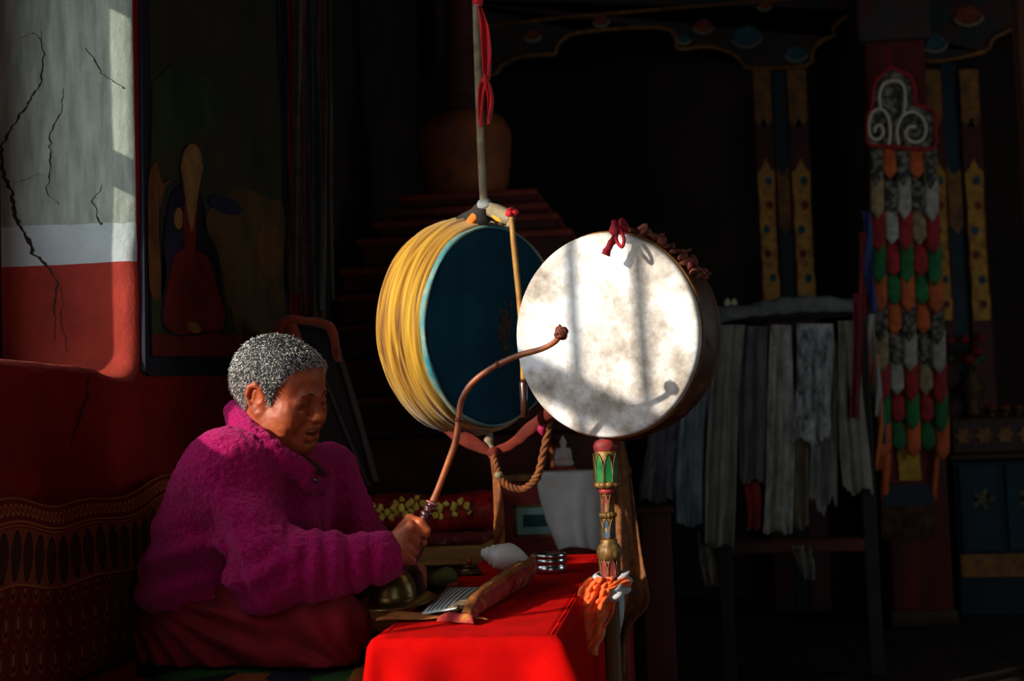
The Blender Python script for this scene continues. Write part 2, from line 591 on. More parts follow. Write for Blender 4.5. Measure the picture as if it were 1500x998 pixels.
bpy.context.view_layer.update()
crack([(60, 45), (64, 80), (60, 125), (40, 155), (20, 185), (2, 215), (5, 255), (18, 285), (22, 320), (42, 350), (48, 372), (62, 380), (72, 395), (84, 412), (80, 450), (80, 500)],
      [1, 2, 2.5, 3, 4, 4, 4, 6, 6, 6, 7, 6, 4, 3, 2, 1.5])
crack([(0, 62), (25, 58), (50, 48), (60, 60)], [1, 1.5, 1.5])
crack([(95, 130), (90, 165), (72, 200), (75, 235), (70, 280), (86, 300)], [1, 2, 2, 2, 1])
crack([(22, 268), (40, 262), (55, 255), (66, 258)], [3, 2, 1])
crack([(126, 70), (140, 90), (150, 108), (182, 130)], [1.5, 2.5, 2, 3])
crack([(150, 270), (136, 295), (148, 330), (150, 326)], [1, 2, 2])
crack([(92, 420), (90, 470), (98, 515)], [1, 1.5, 1])
crack([(130, 545), (125, 585), (112, 625), (104, 655)], [1, 4, 3, 1])

struct('wall_back', box((XL - WT, YB, -.1), (XR + 0.2, YB + 0.2, ZC)), m_dark)
# the wall opposite gets an unseen window, added as fill light
struct('wall_right', join(box((XR, YF, -.1), (XR + 0.2, 3.2, ZC)), box((XR, 4.6, -.1), (XR + 0.2, YB, ZC)), box((XR, 3.2, -.1), (XR + 0.2, 4.6, 1.0)), box((XR, 3.2, 2.2), (XR + 0.2, 4.6, ZC))), m_dark)
struct('fill_window', join(*[box((XR + .08, a, 1.0), (XR + .12, a + .06, 2.2)) for a in (3.2, 3.87, 4.54)] + [box((XR + .08, 3.2, a), (XR + .12, 4.6, a + .06)) for a in (1.0, 2.14)]), m_wood_dark)
# an unseen doorway is added behind the camera to fill the background
struct('wall_front', join(box((XL - WT, YF - 0.2, 0), (0.9, YF, ZC)), box((2.1, YF - 0.2, 0), (XR + 0.2, YF, ZC)), box((0.9, YF - 0.2, 2.0), (2.1, YF, ZC)), box((0.9, YF - .2, -.1), (2.1, YF, 0))), m_dark)
struct('ceiling', box((XL - WT, YF - 0.2, ZC), (XR + 0.2, YB + 0.2, ZC + 0.1)), m_dark)
fl = []
x = XL
while x < XR:
    fl.append(box((x, YF, -0.06), (min(x + 0.178, XR), YB, -0.002 * random.random()), 0.003, 1)); x += 0.18
struct('floor', join(*fl), m_floor)
struct('fill_doorway', join(box((0.9, YF - 0.14, 0), (0.98, YF - 0.06, 2.0)), box((2.02, YF - 0.14, 0), (2.1, YF - 0.06, 2.0)), box((0.98, YF - 0.14, 1.92), (2.02, YF - 0.06, 2.0))), m_wood_dark)

# ------------------------------------------------------------------ sun, sky, windows
_dc = np.array([1.0, 0.72, -0.485])
SUN = np.array([_dc[0] * cos(TH) - _dc[1] * sin(TH), _dc[0] * sin(TH) + _dc[1] * cos(TH), _dc[2]])
SUN /= np.linalg.norm(SUN)
XW = -1.55            # plane of the window bars


def back(p):
    """where the sunbeam through p crosses the plane of the window bars"""
    p = np.asarray(p, float); return p - SUN * ((p[0] - XW) / SUN[0])


ld = bpy.data.lights.new('sun', 'SUN'); ld.energy = 5.3; ld.angle = rad(0.8); ld.color = (1.0, 0.93, 0.82)
lo = bpy.data.objects.new('sun', ld); COL.objects.link(lo)
lo.rotation_euler = Vector(SUN.tolist()).to_track_quat('-Z', 'Y').to_euler()
lo.location = (-6, -4, 5)
w = bpy.data.worlds.new('sky'); SC.world = w; w.use_nodes = True
w.node_tree.nodes['Background'].inputs[0].default_value = (0.80, 0.92, 1.0, 1)
w.node_tree.nodes['Background'].inputs[1].default_value = 4.1


def portal(loc, d, sx, sy):
    l = bpy.data.lights.new('portal', 'AREA'); l.shape = 'RECTANGLE'; l.size, l.size_y = sx, sy
    l.cycles.is_portal = True
    o = bpy.data.objects.new('portal', l); COL.objects.link(o)
    o.location = loc; o.rotation_euler = Vector(d).to_track_quat('-Z', 'Z').to_euler()


portal((-1.6, 1.75, 1.48), (1, 0, 0), 2.6, 1.6)
portal((XR + .15, 3.9, 1.6), (-1, 0, 0), 1.4, 1.2)
portal((1.5, YF - 0.1, 1.0), (0, 1, 0), 1.3, 2.0)

DD = 2.85                       # distance of the drum on the pole
a31 = math.acos(258 / 302.0)
C1 = P(884, 491, DD)
n1 = W(np.array([-sin(a31), -cos(a31), 0.0])) - CAM


def on_drum(px, py):
    d = ray(px, py); return CAM + d * (np.dot(C1 - CAM, n1) / np.dot(d, n1))


bar_y = [back(on_drum(845, 500))[1], back(on_drum(945, 520))[1]]
tr_z = back(on_drum(835, 582))[2]
far_y = back(HY(143, 200, J))[1]
top_z = back(on_drum(900, 330))[2]
print('WINDOW', bar_y, tr_z, far_y, top_z)
N1 = 0.50
fr = [box((XW - .03, far_y, 1.06), (XW + .03, J + 0.02, 2.26)), box((XW - .03, N1, top_z), (XW + .03, far_y, 2.26)),
      box((XW - .03, 1.53, 1.06), (XW + .03, far_y, 1.12))]
win = struct('window_1', join(*fr), m_wood_dark)
for a_, b_ in ((bar_y[0] - .010, bar_y[0] + .010), (bar_y[1] - .010, bar_y[1] + .010), (1.885, 1.975), (2.168, 2.238)):
    struct('bar', box((XW - .012, a_, 1.1), (XW + .012, b_, top_z + 0.02), 0.003), m_wood_dark, parent=win)
for a_, b_ in ((1.0, 1.99), (2.66, far_y + .01)):
    struct('transom', box((XW - .02, a_, tr_z - 0.022), (XW + .02, b_, tr_z + 0.045), 0.003), m_wood_dark, parent=win)
# the low opening nearer the camera shares the same frame
struct('low_frame', join(box((XW - .03, 0.48, 0.70), (XW + .03, 1.55, 0.76)), box((XW - .03, 0.46, 0.76), (XW + .03, 0.52, top_z + .02))), m_wood_dark, parent=win)
# ------------------------------------------------------------------ wall painting beside the window
m_navy = M('navy_border_paint', S(16, 18, 40), 0.8, var=S(10, 12, 26), vscale=10, bump=0.2)
m_field = M('umber_painted_field', S(58, 46, 20), 0.8, var=S(30, 34, 18), vscale=4.5, bump=0.25, bscale=20)
m_field_red = M('painted_red_strip', S(120, 16, 10), 0.8, var=S(84, 12, 8), vscale=8, bump=0.2)
m_field_green = M('painted_green_ground', S(44, 60, 22), 0.8, var=S(28, 40, 16), vscale=12)
m_skin_paint = M('painted_pale_skin', S(150, 110, 56), 0.8, var=S(120, 84, 40), vscale=20)
m_robe_paint = M('painted_indigo_robe', S(30, 26, 52), 0.8, var=S(20, 16, 36), vscale=14)
m_trunk_paint = M('painted_ochre_tree', S(118, 72, 26), 0.8, var=S(84, 48, 18), vscale=14)
XM = XL + 0.010


def on_wall(pix, x=XM):
    return np.array([HX(a, b, x) for a, b in pix])


def panel(pix, off, th=0.004):
    if len(pix) > 8:                       # painted outlines are rounded
        q = [np.array(p_, float) for p_ in pix]; n = len(q); out = []
        for i in range(n):
            a, b, c, d = q[i - 1], q[i], q[(i + 1) % n], q[(i + 2) % n]
            for t in (0, .25, .5, .75): out.append(.5 * (2 * b + (c - a) * t + (2 * a - 5 * b + 4 * c - d) * t * t + (3 * b - a - 3 * c + d) * t ** 3))
        pix = out
    return prism(on_wall(pix, XM + off), np.array([-th, 0, 0]))


def oval(cx, cy, rx, ry, n=18, rot=0.0):
    return [(cx + rx * cos(t) * cos(rot) - ry * sin(t) * sin(rot), cy + rx * cos(t) * sin(rot) + ry * sin(t) * cos(rot)) for t in np.linspace(0, 2 * pi, n, endpoint=False)]


o = thing('wall_painting', 'dim painted panel with navy border showing a robed elder, on red wall', 'painting', HX(320, 548, XM))
outer = [(207, -40), (213, 545), (222, 551), (426, 548), (420, -40)]
mk('border', panel(outer, 0.0, 0.009), m_navy, o, False)
mk('painted_field', panel([(219, -40), (224, 498), (416, 498), (410, -40)], 0.003), m_field, o, False)
mk('red_band', panel([(223, 488), (224, 521), (418, 524), (417, 490)], 0.006), m_field_red, o, False)
mk('green_ground', panel([(222, 428), (223, 489), (345, 486), (338, 452), (290, 440), (250, 430)], 0.0065), m_field_green, o, False)
mk('painted_tree', panel([(221, 250), (219, 300), (222, 428), (236, 428), (233, 330), (240, 280), (252, 262), (238, 268), (230, 240)], 0.007), m_trunk_paint, o, False)
mk('painted_path', panel([(300, 330), (318, 296), (350, 276), (392, 290), (416, 306), (416, 400), (416, 486), (372, 487), (346, 486), (334, 440), (324, 390)], 0.0065), M('painted_ochre_path', S(96, 64, 28), .8, var=S(62, 44, 20), vscale=7), o, False)
fg = mk('painted_robe', panel([(262, 272), (248, 300), (240, 360), (244, 400), (236, 470), (255, 492), (300, 490), (332, 476), (322, 420), (320, 372), (300, 330), (294, 280)], 0.008), m_robe_paint, o)
mk('painted_skirt', panel([(258, 372), (246, 420), (240, 470), (262, 490), (290, 486), (322, 484), (330, 462), (318, 420), (306, 380), (282, 366)], 0.010), m_field_red, fg, False)
mk('painted_face', panel(oval(282, 236, 14, 25), 0.010), m_skin_paint, fg, False)
mk('painted_beard', panel([(268, 238), (269, 262), (272, 290), (276, 318), (281, 340), (286, 316), (290, 288), (294, 262), (296, 240)], 0.011), m_skin_paint, fg, False)
mk('painted_hand', panel(oval(262, 320, 6, 16), 0.011), m_skin_paint, fg, False)
mk('painted_foot', panel(oval(285, 480, 11, 7, rot=0.6), 0.012), m_skin_paint, fg, False)
mk('painted_collar', panel([(272, 286), (268, 330), (276, 388), (286, 386), (288, 330), (292, 290), (282, 336)], 0.0105), m_field_red, fg, False)
mk('painted_vase', panel([(384, 330), (378, 350), (382, 398), (394, 406), (410, 402), (414, 352), (408, 332)], 0.008), m_trunk_paint, o, False)
mk('painted_blossom', panel(oval(330, 300, 26, 12, rot=0.4), 0.008), m_robe_paint, o, False)
mk('painted_canopy', panel([(224, 120), (222, 236), (262, 214), (310, 190), (330, 150), (300, 110), (250, 96)], 0.007), m_field_green, o, False)

# ------------------------------------------------------------------ narrow streamers hung beside the painting
strip_cols = [(S(92, 60, 30), S(40, 26, 16)), (S(84, 20, 14), S(44, 14, 10)), (S(40, 44, 48), S(24, 28, 30)), (S(96, 56, 24), S(60, 20, 14)), (S(52, 40, 20), S(30, 30, 20))]
strip_words = ['ochre', 'dull red', 'slate grey', 'orange brown', 'olive']
for k in range(5):
    px0 = 432 + 11 * k; bot = (430, 470, 455, 478, 440)[k]
    d = 4.40 + 0.05 * k
    G = np.zeros((7, 40, 3))
    for i in range(7):
        for j in range(40):
            v = j / 39; u = i / 6 - 0.5
            x_ = px0 + u * (15 + 5 * sin(7 * v + k)) + 3 * sin(5 * v + 2 * k) + 0.022 * (j / 39) * 500 - 4
            G[i, j] = P(x_, -385 + (bot + 385) * v, d + 0.010 * sin(9 * u + 6 * v + k) + 0.005 * sin(30 * v + k))
    m_ = M('streamer_silk', strip_cols[k][0], 0.7, var=strip_cols[k][1], vscale=9, vstretch=(1, 1, 2.5), sheen=0.3)
    mk('silk_streamer', sheet(G, 0.004), m_, None, True,
       f'narrow {strip_words[k]} silk streamer hanging beside the wall painting', 'streamer', 'streamers beside the wall painting')

# ------------------------------------------------------------------ stepped stupa in the dark
YS = 4.80
c_top = HY(672, 260, YS)
cx0 = HY(676, 500, YS)[0]
o = thing('stepped_stupa', 'large dim maroon stupa with stepped tiers behind the hanging drum', 'stupa', (cx0, YS + 0.35, 0))
tiers = [(262, 105, 40), (286, 122, 0), (306, 140, 0), (334, 162, 0), (380, 186, 0), (420, 194, 0), (466, 202, 0), (520, 210, 0), (575, 216, 0)]
zz = [HY(676, t[0], YS)[2] for t in tiers] + [HY(676, 640, YS)[2]]
sc_ = YS / FPX
for k, (py, hw, _) in enumerate(tiers):
    hwm = min(hw * sc_, cx0 + 1.165)
    z1, z0 = zz[k], zz[k + 1] + 0.004
    yc = YS + 0.50
    bx = box((cx0 - hwm, yc - hwm, z0), (cx0 + hwm, yc + hwm, z1), 0.018, 3)
    lip = box((cx0 - hwm - 0.012, yc - hwm - 0.012, z1 - 0.03), (cx0 + hwm + 0.012, yc + hwm + 0.012, z1 - 0.003), 0.008, 2)
    t_ = mk('tier', bx, m_maroon, o); smoothing(t_)
    l_ = mk('tier_lip', lip, M('tier_lip_paint', S(134, 46, 28), 0.7, var=S(96, 32, 20), vscale=8, bump=0.3), t_); smoothing(l_)
mk('plinth', box((max(cx0 - 0.5, -1.17), YS - 0.06, 0), (cx0 + 0.5, YS + 1.06, zz[-1] + 0.002), 0.02), m_maroon, o)
r_ = 74 * sc_
zb, zt = zz[0], HY(660, 120, YS)[2]
dome = lathe([(r_ * 0.80, zb - 0.002), (r_ * 0.94, zb + 0.06), (r_ * 1.02, zb + (zt - zb) * .45), (r_ * 1.06, zb + (zt - zb) * .75), (r_ * 0.92, zt - 0.03), (r_ * 0.6, zt), (0.02, zt + 0.01)], 40)
mk('dome', place(dome, (cx0 - 0.04, YS + 0.50, 0)), M('stupa_dome_ochre', S(158, 82, 34), 0.7, var=S(74, 36, 18), vscale=3.5, bump=0.3, bscale=18), o)
sp = [(r_ * .5, zt)]
for k in range(9):
    z_ = zt + 0.02 + k * 0.055; rr = r_ * (0.50 - 0.028 * k)
    sp += [(rr, z_), (rr * 1.05, z_ + 0.02), (rr * 0.9, z_ + 0.045)]
mk('spire', place(lathe(sp, 32), (cx0 - 0.04, YS + 0.50, 0)), m_maroon, o)

# ------------------------------------------------------------------ leaning frame with an orange scarf
o = thing('leaning_frame', 'dark wooden frame leaning in shadow behind the seated person', 'frame', P(500, 700, 4.0))
for nm, pts, r__ in (('rail', [(424, 476, 3.95), (447, 585, 3.93), (476, 700, 3.90)], .011), ('rail', [(484, 482, 4.0), (520, 600, 3.97), (549, 706, 3.94)], .012),
                     ('rail', [(462, 520, 3.98), (500, 620, 3.95), (540, 712, 3.93)], .007)):
    pp = spline([P(*q) for q in pts], 6)
    mk(nm, tube(pp, r__, 4, squash=(1, 1.4)), m_wood_dark, o, False)
mk('crosspiece', tube(np.array([P(424, 474, 3.95), P(486, 480, 4.0)]), 0.012, 6), m_wood_dark, o)
mk('backing', prism(np.array([P(428, 480, 3.97), P(482, 484, 4.01), P(545, 704, 3.96), P(476, 698, 3.92)]), FW * 0.008), M('frame_backing_dark', S(40, 24, 18), 0.7, var=S(28, 18, 14), vscale=6), o, False)
m_orange_dim = M('rust_orange_cloth', S(176, 62, 26), 0.8, var=S(120, 36, 18), vscale=20, sheen=0.3, bump=0.3, bscale=80)
pts = spline([P(402, 512, 3.93), P(408, 488, 3.93), P(424, 470, 3.92), P(450, 470, 3.93), P(478, 476, 3.95), P(486, 486, 3.96), P(492, 512, 3.96), P(494, 530, 3.96)], 8)
v = tube(pts, [.014, .013, .014, .012, .012, .013, .011, .007], 10, squash=(1, 1.5))
v2 = tube(spline([P(424, 472, 3.92), P(432, 500, 3.91), P(438, 530, 3.91)], 8), [.012, .014, .010], 10, squash=(1.4, .8))
mk('orange_scarf', join(roughen(v, .004, 40), roughen(v2, .004, 40)), m_orange_dim, None, True, 'rust orange scarf draped over the top of the leaning frame', 'scarf')

# ------------------------------------------------------------------ painted arcade along the back
YA = 6.75


def arc_poly(low, top):
    """frieze outline: LOW is its cusped lower edge in pixels, TOP the height of its upper edge"""
    pts = [HY(a, b, YA) for a, b in low]
    return np.array(pts + [np.array([pts[-1][0], YA, top]), np.array([pts[0][0], YA, top])])


low = [(640, 104), (700, 104), (722, 110), (735, 96), (760, 84), (790, 80), (812, 79), (816, 66), (830, 53), (850, 47), (905, 42), (955, 40), (980, 44), (990, 56), (994, 72), (1030, 68), (1056, 72), (1078, 82), (1092, 98), (1102, 100),
       (1182, 96), (1190, 76), (1204, 60), (1222, 51), (1222, 38), (1244, 22), (1262, 14), (1330, 12), (1344, 52), (1352, 90), (1440, 76), (1452, 60), (1470, 48), (1500, 38), (1560, 32), (1600, 70)]
m_frieze = M('painted_frieze', S(26, 44, 42), 0.7, var=S(64, 26, 22), vscale=9, bump=0.5, bscale=22, ramp=(0.4, 0.6))
o = thing('carved_frieze', 'dark painted wooden frieze of cusped arches spanning the back', 'frieze', HY(1000, 60, YA))
mk('frieze_board', prism(arc_poly(low, 3.0), np.array([0, 0.09, 0])), m_frieze, o, False)
edge = np.array([HY(a, b, YA - 0.01) for a, b in low])
mk('gilt_edge', tube(spline(edge, 3), 0.011, 6), m_gold_dull, o)
mk('gilt_rail', tube(np.array([HY(a, b, YA - 0.01) for a, b in ((640, 46), (840, 24), (1130, 0), (1300, -14))]), 0.009, 6), m_gold_dull, o)
fl_cols = {'rust': M('painted_rust_flower', S(140, 54, 28), 0.7, var=S(92, 34, 20), vscale=25), 'blue': M('painted_blue_lotus', S(40, 96, 108), 0.7, var=S(24, 60, 70), vscale=25),
           'green': M('painted_green_lotus', S(44, 112, 74), 0.7, var=S(28, 70, 46), vscale=25), 'pale': M('painted_pale_rim', S(140, 130, 108), 0.7)}


def lotus(px, py, s_, key):
    c = HY(px, py, YA - 0.006); q = s_ * YA / FPX
    pts = []
    for t in np.linspace(0, 2 * pi, 30, endpoint=False):
        rr = q * (0.78 + 0.22 * abs(cos(2.5 * t)))
        pts.append(c + np.array([rr * cos(t), 0, rr * 0.72 * sin(t)]))
    fo = mk('lotus', prism(np.array(pts), np.array([0, 0.01, 0])), fl_cols[key], o, False)
    arc = [c + np.array([q * 1.05 * cos(t), -0.006, q * 0.8 * sin(t)]) for t in np.linspace(pi * 1.08, pi * 1.92, 12)]
    mk('lotus_rim', tube(np.array(arc), 0.006, 6), fl_cols['pale'], fo)


for q in ((1094, 52, 22, 'blue'), (1030, 38, 14, 'rust'), (1002, 58, 9, 'blue'), (1310, 6, 18, 'green'), (1258, 4, 14, 'blue'), (1418, 22, 20, 'rust'), (1166, 78, 16, 'blue'), (1368, 62, 18, 'blue'), (780, 52, 12, 'rust'), (880, 30, 12, 'rust'), (1345, 26, 10, 'rust'), (1120, 8, 10, 'rust')):
    lotus(*q)


def post(px0, px1, ybot, label):
    """one flat painted post: red with gilt panels and painted flowers"""
    xa, xb = HY(px0, 96, YA)[0], HY(px1, 96, YA)[0]
    zt = HY(px0, 103, YA)[2]
    o = thing('painted_post', label, 'post', ((xa + xb) / 2, YA + 0.05, 0), 'painted posts of the arcade')
    mk('shaft', box((xa, YA, 0), (xb, YA + 0.1, zt), 0.006, 1), M('post_red_paint', S(86, 18, 14), 0.6, var=S(58, 12, 10), vscale=8, bump=0.2), o, False)
    c = (xa + xb) / 2; hw = (xb - xa) / 2 - 0.008
    z_ = lambda py: HY((px0 + px1) / 2, py, YA)[2]
    y0 = YA - 0.004
    T = lambda q: np.array([np.array([a_, y0, b_]) for a_, b_ in q])
    mk('gilt_panel', prism(T([(c - hw, z_(102)), (c + hw, z_(102)), (c + hw, z_(176)), (c + hw * .45, z_(186)), (c, z_(172)), (c - hw * .45, z_(186)), (c - hw, z_(176))]), np.array([0, 0.008, 0])), m_gold_dull, o, False)
    zA, zB = z_(238), z_(ybot)
    pts = [(c - hw, zA - 0.05), (c - hw * .5, zA - 0.03), (c, zA + 0.02), (c + hw * .5, zA - 0.03), (c + hw, zA - 0.05)]
    n = 8
    right = [(c + hw * (1 - 0.16 * (k % 2)), zA - 0.05 + (zB - zA + 0.05) * (k + 1) / n) for k in range(n)]
    left = [(c - hw * (1 - 0.16 * (k % 2)), z) for k, (_, z) in enumerate(right)][::-1]
    g = mk('gilt_panel', prism(T(pts + right + left), np.array([0, 0.008, 0])), m_gold, o, False)
    k = 0; z = zA - 0.09
    while z > zB + 0.03:
        key = 'blue' if k % 2 == 0 else 'rust'
        dx = hw * 0.25 * (1 if k % 4 < 2 else -1)
        dot = [np.array([c + dx + hw * .42 * cos(t), y0 - 0.004, z + hw * .5 * sin(t)]) for t in np.linspace(0, 2 * pi, 12, endpoint=False)]
        mk('painted_flower', prism(np.array(dot), np.array([0, 0.006, 0])), fl_cols[key], g, False)
        z -= 0.115; k += 1
    return o


post(1100, 1130, 446, 'gilt flowered post rising behind the pole drum end of the scarf rack')
post(1150, 1182, 446, 'gilt flowered post nearest the red pillar, above the scarf rack')
post(1350, 1379, 470, 'gilt flowered post partly hidden by the patchwork banner')
post(1402, 1434, 470, 'gilt flowered post standing beyond the banner, above the altar')
for px0, px1, lab in ((1130, 1150, 'dark teal board with gilt cartouche between the posts over the rack'), (1379, 1402, 'dark teal board with gilt cartouche between the posts beside the banner')):
    xa, xb = HY(px0, 96, YA)[0] + 0.003, HY(px1, 96, YA)[0] - 0.003
    o = thing('teal_board', lab, 'board', ((xa + xb) / 2, YA + 0.05, 0))
    mk('board', box((xa, YA + 0.02, 0), (xb, YA + 0.07, HY(px0, 92, YA)[2])), m_teal, o, False)
    c = (xa + xb) / 2; hw = (xb - xa) / 2; z_ = lambda py: HY((px0 + px1) / 2, py, YA)[2]
    q = [(-1, 242), (-.3, 254), (.3, 254), (1, 242), (1, 330), (.4, 336), (0, 344), (-.4, 336), (-1, 330)]
    mk('cartouche', prism(np.array([[c + hw * a_, YA + 0.016, z_(b_)] for a_, b_ in q]), np.array([0, 0.006, 0])), m_gold_dull, o, False)

# ------------------------------------------------------------------ red pillar and the patchwork banner on it
YP = 6.22
xa, xb = HY(1288, 500, YP)[0], HY(1378, 500, YP)[0]
o = thing('red_pillar', 'dim red square pillar behind the long patchwork banner', 'pillar', ((xa + xb) / 2, YP + 0.12, 0))
o['kind'] = 'thing'
cc = np.array([(xa + xb) / 2, YP + 0.13, 0]); hw = (xb - xa) / 2
sh = box(cc - [hw, .13, 0], cc + [hw, .13, 2.9], 0.02, 2)
smoothing(mk('shaft', sh, M('pillar_red_paint', S(104, 26, 14), 0.6, var=S(70, 18, 12), vscale=5, vstretch=(3, 3, .6), bump=0.25), o))
smoothing(mk('pillar_foot', box(cc - [hw + .012, .145, 0], cc + [hw + .012, .14, 0.07], 0.012, 2), m_wood_dark, o))
zc = HY(1330, 60, YP)[2]
smoothing(mk('capital', box(cc - [hw + .03, .16, -zc], cc + [hw + .03, .16, 2.95], 0.02, 2), M('capital_paint', S(70, 20, 16), 0.7, var=S(30, 42, 40), vscale=7), o))

DB = 5.80
o = thing('patchwork_banner', 'long hanging banner of overlapping coloured cloth tabs on the red pillar', 'banner', P(1335, 740, DB))
cl = {'pat': M('black_white_brocade', S(38, 36, 30), 0.75, var=S(120, 112, 96), vscale=42, ramp=(.45, .62), detail=2), 'white': M('white_brocade', S(176, 170, 156), 0.75, var=S(128, 122, 110), vscale=30),
      'red': M('red_brocade', S(168, 22, 24), 0.7, var=S(116, 14, 16), vscale=26), 'green': M('green_brocade', S(24, 112, 48), 0.7, var=S(14, 74, 34), vscale=26),
      'orange': M('orange_brocade', S(204, 92, 28), 0.7, var=S(156, 62, 20), vscale=26), 'yellow': M('yellow_brocade', S(190, 146, 34), 0.7, var=S(140, 100, 24), vscale=26),
      'beige': M('beige_brocade', S(160, 136, 92), 0.75, var=S(112, 94, 64), vscale=30)}
m_redcord = M('red_piping', S(150, 18, 24), 0.7); m_cream = M('cream_cord', S(188, 176, 150), 0.8)
BL = lambda y: 1279 + (y - 215) * 0.028
BR = lambda y: 1366 + (y - 215) * 0.046
# top brocade piece: three lobes
cap_ = [(1304, 98), (1296, 106), (1283, 118), (1278, 140), (1276, 160), (1271, 170), (1270, 190), (1273, 212), (1300, 214), (1335, 218), (1368, 216), (1370, 190), (1370, 170), (1364, 160), (1350, 156), (1341, 152), (1340, 130), (1332, 112), (1318, 104)]
tp = prism(np.array([P(a, b, DB) for a, b in cap_]), FW * 0.03)
top = mk('banner_top', tp, cl['pat'], o, False)
mk('top_piping', tube(spline([P(a, b, DB - .004) for a, b in cap_ + cap_[:1]], 4), 0.008, 6), m_redcord, top)
for pts in ([(1290, 162), (1288, 140), (1294, 124), (1308, 118), (1322, 124), (1326, 142), (1324, 166)],
            [(1302, 212), (1304, 188), (1298, 166), (1286, 160), (1275, 170), (1273, 190), (1278, 203), (1288, 203), (1294, 194), (1290, 184), (1283, 186), (1281, 194)],
            [(1316, 212), (1314, 190), (1320, 172), (1334, 164), (1348, 170), (1356, 184), (1354, 200), (1344, 208), (1332, 206), (1326, 196), (1332, 186), (1342, 186)]):
    mk('spiral_cord', tube(spline([P(a, b, DB - .012) for a, b in pts], 6), 0.0065, 8), m_cream, top)
mk('hanging_loop', tube(spline([P(1304, 98, DB), P(1302, 86, DB + .02), P(1303, 74, DB + .05)], 5), 0.006, 6), m_redcord, top)
seq = ['orange', 'pat', 'white', 'red', 'green']
ys = [213, 262, 309, 356, 398, 441, 485, 529, 571, 612]


def tab(xc, y0, y1, w_, mat, d, k):
    n, mrows = 5, 10; G = np.zeros((n, mrows, 3))
    for i in range(n):
        u = i / (n - 1) * 2 - 1
        yl = y1 - (y1 - y0) * 0.22 * abs(u)
        for j in range(mrows):
            v = j / (mrows - 1)
            G[i, j] = P(xc + u * w_ / 2 + 1.0 * v, y0 + (yl - y0) * v, d - 0.020 * v - 0.008 * (1 - u * u) * sin(pi * v))
    return mk('cloth_tab', sheet(G, 0.004), mat, o)


for r in range(10):
    main, alt = seq[(r + 1) % 5], seq[r % 5]
    y0 = ys[r]; hgt = 52
    xl, xr = BL(y0), BR(y0); st = (xr - xl) / 4.4
    for c in range(5):
        xc = xl + st * (c + 0.2)
        a_ = c % 2 == 1
        key = alt if a_ else main
        if key == 'white' and (c == 0 or c == 3): key = 'beige'
        tab(xc, y0 - 2, y0 + hgt + (8 if not a_ else -2) + (4 if c == 4 else 0), st * 0.98, cl[key], DB + 0.035 - 0.0022 * r + (0.004 if a_ else 0), c)
mk('banner_core', prism(np.array([P(a, b, DB + 0.045) for a, b in ((1276, 205), (1366, 205), (1384, 640), (1296, 640))]), FW * 0.05), cl['pat'], o, False)
mk('yellow_panel', prism(np.array([P(a, b, DB + .02) for a, b in ((1314, 655), (1346, 656), (1350, 704), (1318, 704))]), FW * 0.03), cl['yellow'], o, False)
mk('red_side', prism(np.array([P(a, b, DB + .03) for a, b in ((1294, 640), (1374, 640), (1370, 708), (1304, 710))]), FW * 0.03), M('deep_red_silk', S(92, 14, 16), .7), o, False)
mk('lower_valance', prism(np.array([P(a, b, DB + .025) for a, b in ((1294, 712), (1366, 708), (1368, 740), (1292, 742))]), FW * 0.03), M('indigo_valance', S(40, 26, 50), .7, var=S(22, 50, 46), vscale=30), o, False)
fr_ = []
for k in range(26):
    x_ = 1292 + 76 * k / 25
    fr_.append(tube(np.array([P(x_, 740, DB + .03), P(x_ + random.uniform(-1, 1), 770, DB + .02), P(x_ + random.uniform(-2, 2), 792 + random.uniform(-5, 5), DB + .02)]), 0.004, 5))
mk('fringe', join(*fr_), M('faded_fringe', S(96, 66, 40), .8, var=S(50, 22, 22), vscale=25), o)
for k, (x0, x1, yb, mat_) in enumerate(((1292, 1303, 735, cl['orange']), (1366, 1374, 732, cl['orange']))):
    G = np.array([[P(x0 + (x1 - x0) * u + 2 * sin(5 * v), 640 + (yb - 640) * v, DB + .02 + .01 * sin(8 * v)) for v in np.linspace(0, 1, 12)] for u in (0, .5, 1)])
    mk('orange_tail', sheet(G, .004), mat_, o)
# ribbons hanging beside the banner
for k, (x0, yt, xbm, yb, wd, col, word) in enumerate(((1268, 308, 1278, 460, 12, S(30, 42, 96), 'blue'), (1262, 340, 1270, 560, 9, S(150, 24, 22), 'red'), (1274, 440, 1288, 610, 10, S(150, 146, 136), 'greyish white'),
                                                      (1284, 520, 1290, 690, 9, S(196, 96, 26), 'orange'), (1282, 560, 1296, 650, 10, S(20, 96, 90), 'teal'))):
    G = np.array([[P(x0 + (xbm - x0) * v + wd * (u - .5) + 2 * sin(8 * v + k), yt + (yb - yt) * v, 5.72 + .012 * k + .014 * sin(9 * v + 5 * u + k)) for v in np.linspace(0, 1, 30)] for u in np.linspace(0, 1, 5)])
    mk('ribbon', sheet(G, .003), M('ribbon_silk', col, .6, sheen=.2), None, True, f'{word} ribbon hanging along the edge of the patchwork banner', 'ribbon', 'ribbons beside the banner')

